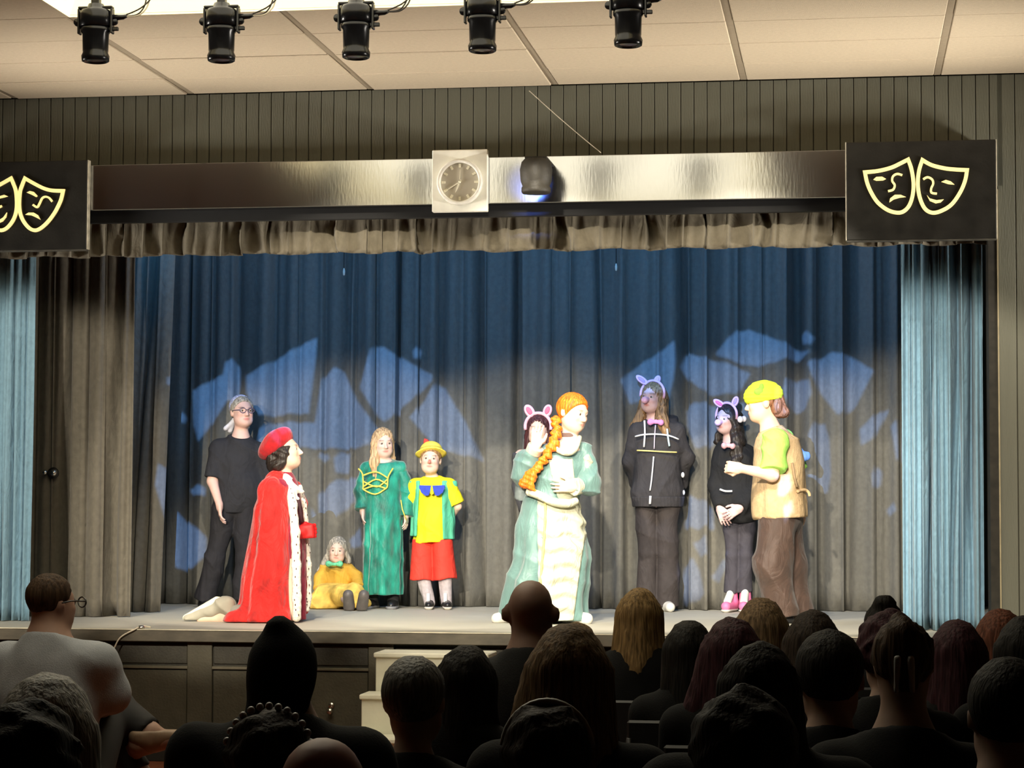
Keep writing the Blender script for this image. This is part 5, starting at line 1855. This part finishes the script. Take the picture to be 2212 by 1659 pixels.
GL = [[(490, 330), (885, 115), (880, 200), (840, 540), (560, 555), (490, 420)],
      [(375, 258), (415, 235), (455, 280), (455, 380), (440, 470), (385, 470), (330, 560), (225, 700), (200, 600), (195, 410), (365, 325)],
      [(910, 350), (985, 280), (1030, 300), (1110, 470), (1225, 625), (1180, 725), (880, 735), (760, 720), (560, 725), (560, 640), (620, 592), (872, 590)],
      [(1190, 190), (1215, 165), (1260, 172), (1535, 335), (1530, 370), (1260, 585), (1225, 555), (1122, 395)],
      [(1555, 375), (1600, 400), (1720, 600), (1800, 790), (1560, 745), (1400, 560), (1480, 480)],
      [(890, 775), (910, 755), (945, 765), (960, 795), (925, 805)], [(980, 790), (1020, 745), (1070, 760), (1060, 860), (990, 870)],
      [(890, 990), (1000, 905), (1110, 890), (1090, 1020), (940, 1165), (895, 1090)],
      [(60, 1070), (110, 1090), (270, 1230), (270, 1330), (200, 1400), (100, 1400), (40, 1200)],
      [(180, 965), (220, 940), (265, 955), (262, 1000), (200, 995)], [(850, 1060), (930, 1180), (930, 1240), (865, 1180)],
      [(1060, 1230), (1130, 1180), (1140, 1290), (1065, 1270)], [(110, 545), (140, 530), (158, 560), (145, 590), (110, 585)],
      [(1420, 190), (1445, 170), (1468, 195), (1455, 235), (1425, 235)]]
GR = [[(60, 370), (100, 320), (240, 230), (365, 130), (372, 250), (360, 345), (330, 470), (110, 490)],
      [(395, 275), (425, 197), (520, 225), (700, 275), (800, 320), (720, 440), (560, 440), (440, 345)],
      [(600, 195), (650, 150), (720, 80), (790, 70), (900, 110), (1110, 188), (1150, 200), (1040, 230), (840, 280), (720, 260), (610, 215)],
      [(1080, 92), (1110, 70), (1170, 120), (1150, 160), (1092, 140)], [(1125, 262), (1260, 200), (1360, 210), (1510, 310), (1400, 500), (1300, 560), (1190, 420)],
      [(985, 430), (1000, 360), (1070, 335), (1140, 365), (1155, 440), (1110, 520), (1030, 520)],
      [(430, 515), (480, 480), (580, 500), (760, 480), (790, 560), (600, 700), (560, 750), (480, 740), (432, 600)],
      [(1130, 680), (1170, 600), (1220, 600), (1250, 700), (1260, 900), (1240, 1000), (1160, 1000), (1120, 900)],
      [(420, 1090), (450, 1010), (580, 1080), (590, 1200), (500, 1210), (420, 1180)], [(470, 1285), (550, 1260), (560, 1370), (520, 1375)],
      [(400, 1480), (420, 1400), (470, 1370), (510, 1450), (540, 1600), (410, 1640)], [(570, 1470), (640, 1390), (690, 1400), (620, 1510)],
      [(1160, 1345), (1240, 1310), (1250, 1420), (1200, 1470), (1162, 1460)], [(1420, 640), (1530, 545), (1590, 520), (1500, 700), (1432, 730)],
      [(1495, 905), (1520, 850), (1550, 880), (1540, 960), (1502, 980)], [(1570, 1092), (1620, 1060), (1640, 1110), (1592, 1132)],
      [(1600, 620), (1640, 590), (1660, 800), (1640, 830)], [(1200, 1545), (1250, 1480), (1262, 1560), (1205, 1640)]]
gobo('pattern projector hung over the audience, aimed at the left of the backdrop', (-3.0, 8.0, 3.72), 340, 680, .3859, GL, 7500, (.13, .35, .92))
gobo('pattern projector hung over the audience, aimed at the right of the backdrop', (-1.2, 8.0, 3.72), 1320, 690, .3798, GR, 6800, (.13, .35, .92))


# ================================================================== audience
def chair_proto():
    t = empty('stacking_chair', (0, 0, 0))
    tag(t, 'black stacking chair in the dark under a seated spectator', 'chair', 'chairs of the audience')
    mk = M('chair_black', (.008, .008, .009), .5, .2, 20)
    for nm, a in (('seat', (-.21, .21, -.2, .21, .415, .437)), ('backrest', (-.2, .2, -.245, -.225, .58, .86))):
        bm = bmesh.new()
        box_bm(bm, *a, .008)
        link(nm, bm_mesh(bm, nm), mk, t)
    for sx in (-1, 1):
        for y0_, y1_, z1_ in ((-.2, -.245, .80), (.18, .20, .42)):
            tube('leg', [(sx*.20, y0_-.02*(1 if y0_ < 0 else -1), .0), (sx*.19, y0_, .42), (sx*.19, y1_ if z1_ > .5 else y0_, z1_)], .011, mk, t, 6)
    return t


CH = chair_proto()
CH_used = [False]


def place_chair(x_, y_, a=0, who=''):
    if not CH_used[0]:
        CH_used[0] = True
        c = CH
    else:
        c = CH.copy()
        COL.objects.link(c)
        for k in CH.children:
            d = k.copy()
            COL.objects.link(d)
            d.parent = c
    c.location = (x_, y_, 0)
    c['label'] = 'black stacking chair under the ' + who
    c.rotation_euler = (0, 0, a)


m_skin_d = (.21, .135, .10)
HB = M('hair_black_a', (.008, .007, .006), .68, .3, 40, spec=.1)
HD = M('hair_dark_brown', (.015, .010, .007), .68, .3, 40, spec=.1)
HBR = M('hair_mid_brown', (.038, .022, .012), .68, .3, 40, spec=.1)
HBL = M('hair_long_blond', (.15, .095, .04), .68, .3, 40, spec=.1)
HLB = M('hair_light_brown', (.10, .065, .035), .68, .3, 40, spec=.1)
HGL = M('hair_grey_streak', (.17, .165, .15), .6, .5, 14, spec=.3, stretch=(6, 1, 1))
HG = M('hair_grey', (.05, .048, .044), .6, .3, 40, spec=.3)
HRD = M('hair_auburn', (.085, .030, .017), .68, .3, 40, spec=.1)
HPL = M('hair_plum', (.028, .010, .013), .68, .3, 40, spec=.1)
CBK = M('coat_black', (.004, .004, .004), .9, .2, 20, .2, 200, spec=.12)
CBL = M('coat_charcoal', (.010, .010, .010), .9, .2, 20, .2, 200, spec=.15)
CGY = M('coat_pale_grey', (.24, .25, .27), .85, .1, 14, .2, 200)
TRK = M('trousers_dark', (.012, .011, .011), .85, .2, 20)


def spectator(who, label, px, py, Y, w, style, hair, coat=None, yaw=0, head=(0, 0, 0), neck=.03, h=.0152, wide=1, ztrim=0, skin=m_skin_d, over=None, collar=True, shoe=None):
    coat = coat or CBK
    p = at(px, py, Y)
    zt = p[2]
    hs = max(.84, min(1.16, w*Y/FPX/.172))
    hd = .225*hs
    nk = zt-hd-neck
    b = max(.80, min(1.12, (nk-.43)/.565))*wide
    rel = dict(pelvis=(0, .02, .43+.115*b), chest=(0, .03, nk-.19*b), neck=(0, .03, nk), shL=(.165*b, .03, nk-.085), shR=(-.165*b, .03, nk-.085),
               elL=(.215*b, -.04, nk-.32*b), elR=(-.215*b, -.04, nk-.32*b), wrL=(.11*b, -.24, .58), wrR=(-.11*b, -.24, .58),
               hipL=(.088*b, -.02, .43+.10*b), hipR=(-.088*b, -.02, .43+.10*b), knL=(.11, -.40*b, .49), knR=(-.11, -.40*b, .49),
               anL=(.11, -.41*b, .085), anR=(-.11, -.41*b, .085), toL=(.12, -.41*b-.13, .03), toR=(-.12, -.41*b-.13, .03))
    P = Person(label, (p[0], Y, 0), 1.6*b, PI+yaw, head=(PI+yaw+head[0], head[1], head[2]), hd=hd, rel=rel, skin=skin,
               hands=(dict(fd=rz(PI+yaw)@np.array([-.6, -.8, -.2]), pn=(0, 0, -1), curl=.2, side=1), dict(fd=rz(PI+yaw)@np.array([.6, -.8, -.2]), pn=(0, 0, -1), curl=.2, side=-1)))
    P.b = b
    P.J['head'] = P.J['neck']+rz(PI+yaw)@np.array([0, -.025, neck+.1125*hs])
    if over:
        for k, v in over.items():
            P.J[k] = P.px(*v)
    P.fat = .9
    P.big_ears = style == 'bald'
    P.body(h=h)
    P.fat = 1
    S = Shape(P.torso(.022), .06)
    for q in 'LR':
        S.add([rc(P.J['sh'+q], P.J['el'+q], .068*b, .058*b), tub(P.J['el'+q], P.J['wr'+q], .058*b, .045*b)], .04)
    if collar:
        S.add([rc(P.J['neck']+rz(PI+yaw)@np.array([.03, .02, -.03]), P.J['neck']+rz(PI+yaw)@np.array([-.03, .02, -.03]), .068, .068)], .03)
    S.clip(P.J['neck']+np.array([0, 0, .015]), rz(PI+yaw)@np.array([0, -.35, 1])).clip((0, 0, .438), (0, 0, -1)).ripple(fold(.004, 14, 8, px*.01))
    P.part('jacket', S, coat, h)
    S = Shape([], .03)
    for q in 'LR':
        S.add([P.limb('hip'+q, 'kn'+q, .095, .07), tub(P.J['kn'+q], P.J['an'+q], .07, .055)], .03)
    S.add([ell(P.J['pelvis'], np.array([.17, .13, .12])*b)], .03)
    P.part('trousers', S, TRK, .014)
    for q in 'LR':
        P.shoe(q, shoe or m_shoe_k, k=.012 if shoe is None else .004, top=.055 if shoe is None else .01, h=.011)
    # hair
    nz = fold
    if style == 'short':
        S = hair_cap(P, .003, .05, low=-.055)
        S.ripple(strand(P, .0016, 130))
    elif style == 'bald':
        S = None
    elif style == 'fringe':
        S = hair_cap(P, .001, .05, low=-.065)
        S.carve(P.HT([ell((0, .0, .12), (.078, .095, .085))]), .01)
        S.ripple(strand(P, .002))
    elif style in ('long', 'longwide', 'bob', 'longside'):
        L_ = {'long': .30, 'longwide': .34, 'bob': .15, 'longside': .30}[style]
        wd = {'long': .085, 'longwide': .105, 'bob': .088, 'longside': .095}[style]
        pr = [rc((0, .055, 0), (0, .085, -L_), .082, wd*.95), rc((.055, .03, 0), (.07+(wd-.085), .05, -L_*.9), .05, .05), rc((-.055, .03, 0), (-.07-(wd-.085), .05, -L_*.9), .05, .05)]
        if style == 'longside':
            pr.append(rc((.07, .03, -.05), (.14, .04, -L_*.8), .045, .05))
        S = hair_vol(P, pr, .04)
        S.ripple(strand(P, .0028, 130))
    elif style == 'curly':
        S = hair_cap(P, .014, .05, low=-.07)
        S.ripple(lambda Q: .010*np.sin(Q[:, 0]*60+2*np.sin(Q[:, 2]*40))*np.sin(Q[:, 2]*66+Q[:, 1]*50))
    elif style == 'bun':
        S = hair_cap(P, .004, .05, low=-.06)
        S.add(P.HT([ell((0, .06, .12), (.05, .05, .042))]), .015)
        S.ripple(strand(P, .003))
    elif style == 'updo':
        S = hair_cap(P, .006, .05, low=-.075)
        S.add(P.HT([rc((0, .10, -.05), (0, .10, .10), .035, .03), rc((0, .095, .10), (.02, .05, .135), .03, .02)]), .025)
        S.ripple(strand(P, .004))
    elif style == 'hood':
        S = Shape(P.HT([ell((0, .02, .01), (.10, .115, .125)), ell((.006, .04, .130), (.034, .045, .030)), rc((0, .05, -.05), (0, .055, -.17), .088, .095)]), .035)
        S.carve(P.HT([ell((0, -.13, -.02), (.07, .09, .1))]), .01)
        S.ripple(fold(.004, 20, 14))
        P.part('hood', S, hair, h)
        S = None
    if S is not None:
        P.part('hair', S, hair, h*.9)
    place_chair(p[0], Y-.0, yaw, who)
    return P


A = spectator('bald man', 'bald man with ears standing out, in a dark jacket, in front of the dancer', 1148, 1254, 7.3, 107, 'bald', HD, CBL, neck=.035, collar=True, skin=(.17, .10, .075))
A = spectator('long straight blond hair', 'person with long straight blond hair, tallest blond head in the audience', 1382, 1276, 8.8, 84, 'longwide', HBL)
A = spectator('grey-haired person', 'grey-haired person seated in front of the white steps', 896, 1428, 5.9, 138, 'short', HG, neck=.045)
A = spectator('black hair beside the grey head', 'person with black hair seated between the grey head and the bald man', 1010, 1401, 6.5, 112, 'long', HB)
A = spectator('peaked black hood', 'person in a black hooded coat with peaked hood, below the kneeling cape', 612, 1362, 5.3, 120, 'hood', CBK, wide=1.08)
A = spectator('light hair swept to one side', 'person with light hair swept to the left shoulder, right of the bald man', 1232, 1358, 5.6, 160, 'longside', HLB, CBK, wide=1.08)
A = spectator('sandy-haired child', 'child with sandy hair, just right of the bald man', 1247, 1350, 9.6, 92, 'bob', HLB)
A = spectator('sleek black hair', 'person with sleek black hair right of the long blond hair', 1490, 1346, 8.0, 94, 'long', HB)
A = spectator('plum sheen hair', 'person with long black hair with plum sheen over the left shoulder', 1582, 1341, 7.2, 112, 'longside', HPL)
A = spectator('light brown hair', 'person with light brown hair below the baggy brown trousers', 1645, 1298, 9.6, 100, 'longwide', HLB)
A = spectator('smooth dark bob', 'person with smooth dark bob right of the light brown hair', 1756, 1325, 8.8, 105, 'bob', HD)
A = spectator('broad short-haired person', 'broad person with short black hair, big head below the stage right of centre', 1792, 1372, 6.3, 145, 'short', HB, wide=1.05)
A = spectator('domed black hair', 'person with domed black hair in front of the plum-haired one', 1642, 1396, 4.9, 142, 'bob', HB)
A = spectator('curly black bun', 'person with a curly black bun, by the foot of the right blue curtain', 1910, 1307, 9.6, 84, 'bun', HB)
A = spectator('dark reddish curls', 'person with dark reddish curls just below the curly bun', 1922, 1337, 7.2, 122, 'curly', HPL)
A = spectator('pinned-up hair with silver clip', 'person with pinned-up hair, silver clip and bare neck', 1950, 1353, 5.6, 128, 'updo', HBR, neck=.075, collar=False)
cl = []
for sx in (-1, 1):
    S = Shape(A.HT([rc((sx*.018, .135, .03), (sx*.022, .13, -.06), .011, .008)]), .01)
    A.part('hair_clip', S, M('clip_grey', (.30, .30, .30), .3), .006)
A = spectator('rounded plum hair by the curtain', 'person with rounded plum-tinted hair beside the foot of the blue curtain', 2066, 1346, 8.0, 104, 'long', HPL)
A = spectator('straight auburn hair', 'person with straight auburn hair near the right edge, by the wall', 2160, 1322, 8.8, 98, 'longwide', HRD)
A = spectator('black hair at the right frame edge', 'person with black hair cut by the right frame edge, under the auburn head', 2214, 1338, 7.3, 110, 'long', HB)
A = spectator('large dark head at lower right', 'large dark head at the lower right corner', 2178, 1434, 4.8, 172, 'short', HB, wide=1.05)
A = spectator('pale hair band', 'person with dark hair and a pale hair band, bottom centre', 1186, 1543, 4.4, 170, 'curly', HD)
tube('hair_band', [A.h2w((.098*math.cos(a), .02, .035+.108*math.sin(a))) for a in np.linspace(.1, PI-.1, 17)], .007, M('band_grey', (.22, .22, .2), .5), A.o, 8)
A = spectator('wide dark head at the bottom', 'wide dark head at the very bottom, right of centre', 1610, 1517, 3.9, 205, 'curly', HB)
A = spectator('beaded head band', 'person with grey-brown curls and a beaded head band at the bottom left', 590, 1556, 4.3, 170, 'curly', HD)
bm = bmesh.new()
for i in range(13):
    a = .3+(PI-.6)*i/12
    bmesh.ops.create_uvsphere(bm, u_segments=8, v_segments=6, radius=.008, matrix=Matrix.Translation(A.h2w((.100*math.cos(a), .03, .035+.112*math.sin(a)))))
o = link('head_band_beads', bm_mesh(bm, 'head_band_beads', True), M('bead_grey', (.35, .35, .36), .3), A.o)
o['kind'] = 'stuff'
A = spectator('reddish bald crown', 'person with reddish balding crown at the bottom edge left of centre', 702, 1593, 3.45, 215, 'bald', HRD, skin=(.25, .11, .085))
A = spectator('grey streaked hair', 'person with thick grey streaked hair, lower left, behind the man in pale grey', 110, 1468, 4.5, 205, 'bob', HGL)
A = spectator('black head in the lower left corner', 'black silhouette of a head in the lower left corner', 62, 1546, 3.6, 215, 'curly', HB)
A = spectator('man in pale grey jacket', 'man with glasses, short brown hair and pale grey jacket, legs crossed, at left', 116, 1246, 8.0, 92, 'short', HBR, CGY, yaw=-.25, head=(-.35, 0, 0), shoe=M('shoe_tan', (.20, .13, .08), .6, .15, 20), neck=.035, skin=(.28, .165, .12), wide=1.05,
              over=dict(shR=(208, 1430, -.03), shL=(18, 1430, .03), elR=(240, 1500, .02), wrR=(206, 1530, .32), elL=(-10, 1500, .05), wrL=(60, 1540, .32),
                        knR=(238, 1520, .42), anR=(322, 1580, .36), toR=(396, 1592, .40), knL=(205, 1545, .42), anL=(300, 1668, .40), toL=(335, 1684, .5)))
bm = bmesh.new()
for sx in (-1, 1):
    tube_bm(bm, [(sx*.034+.024*math.cos(a), -.108, .004+.019*math.sin(a)) for a in np.linspace(0, 2*PI, 15)], .003, 6)
    tube_bm(bm, [(sx*.058, -.106, .008), (sx*.084, -.02, .012), (sx*.086, .02, .006)], .003, 6)
tube_bm(bm, [(-.010, -.110, .008), (.010, -.110, .008)], .003, 6)
o = link('glasses', bm_mesh(bm, 'glasses', True), M('glasses_black', (.02, .02, .02), .3), A.o)
o.matrix_local = Matrix.Translation(A.J['head'])@Matrix(A.HR.tolist()).to_4x4()
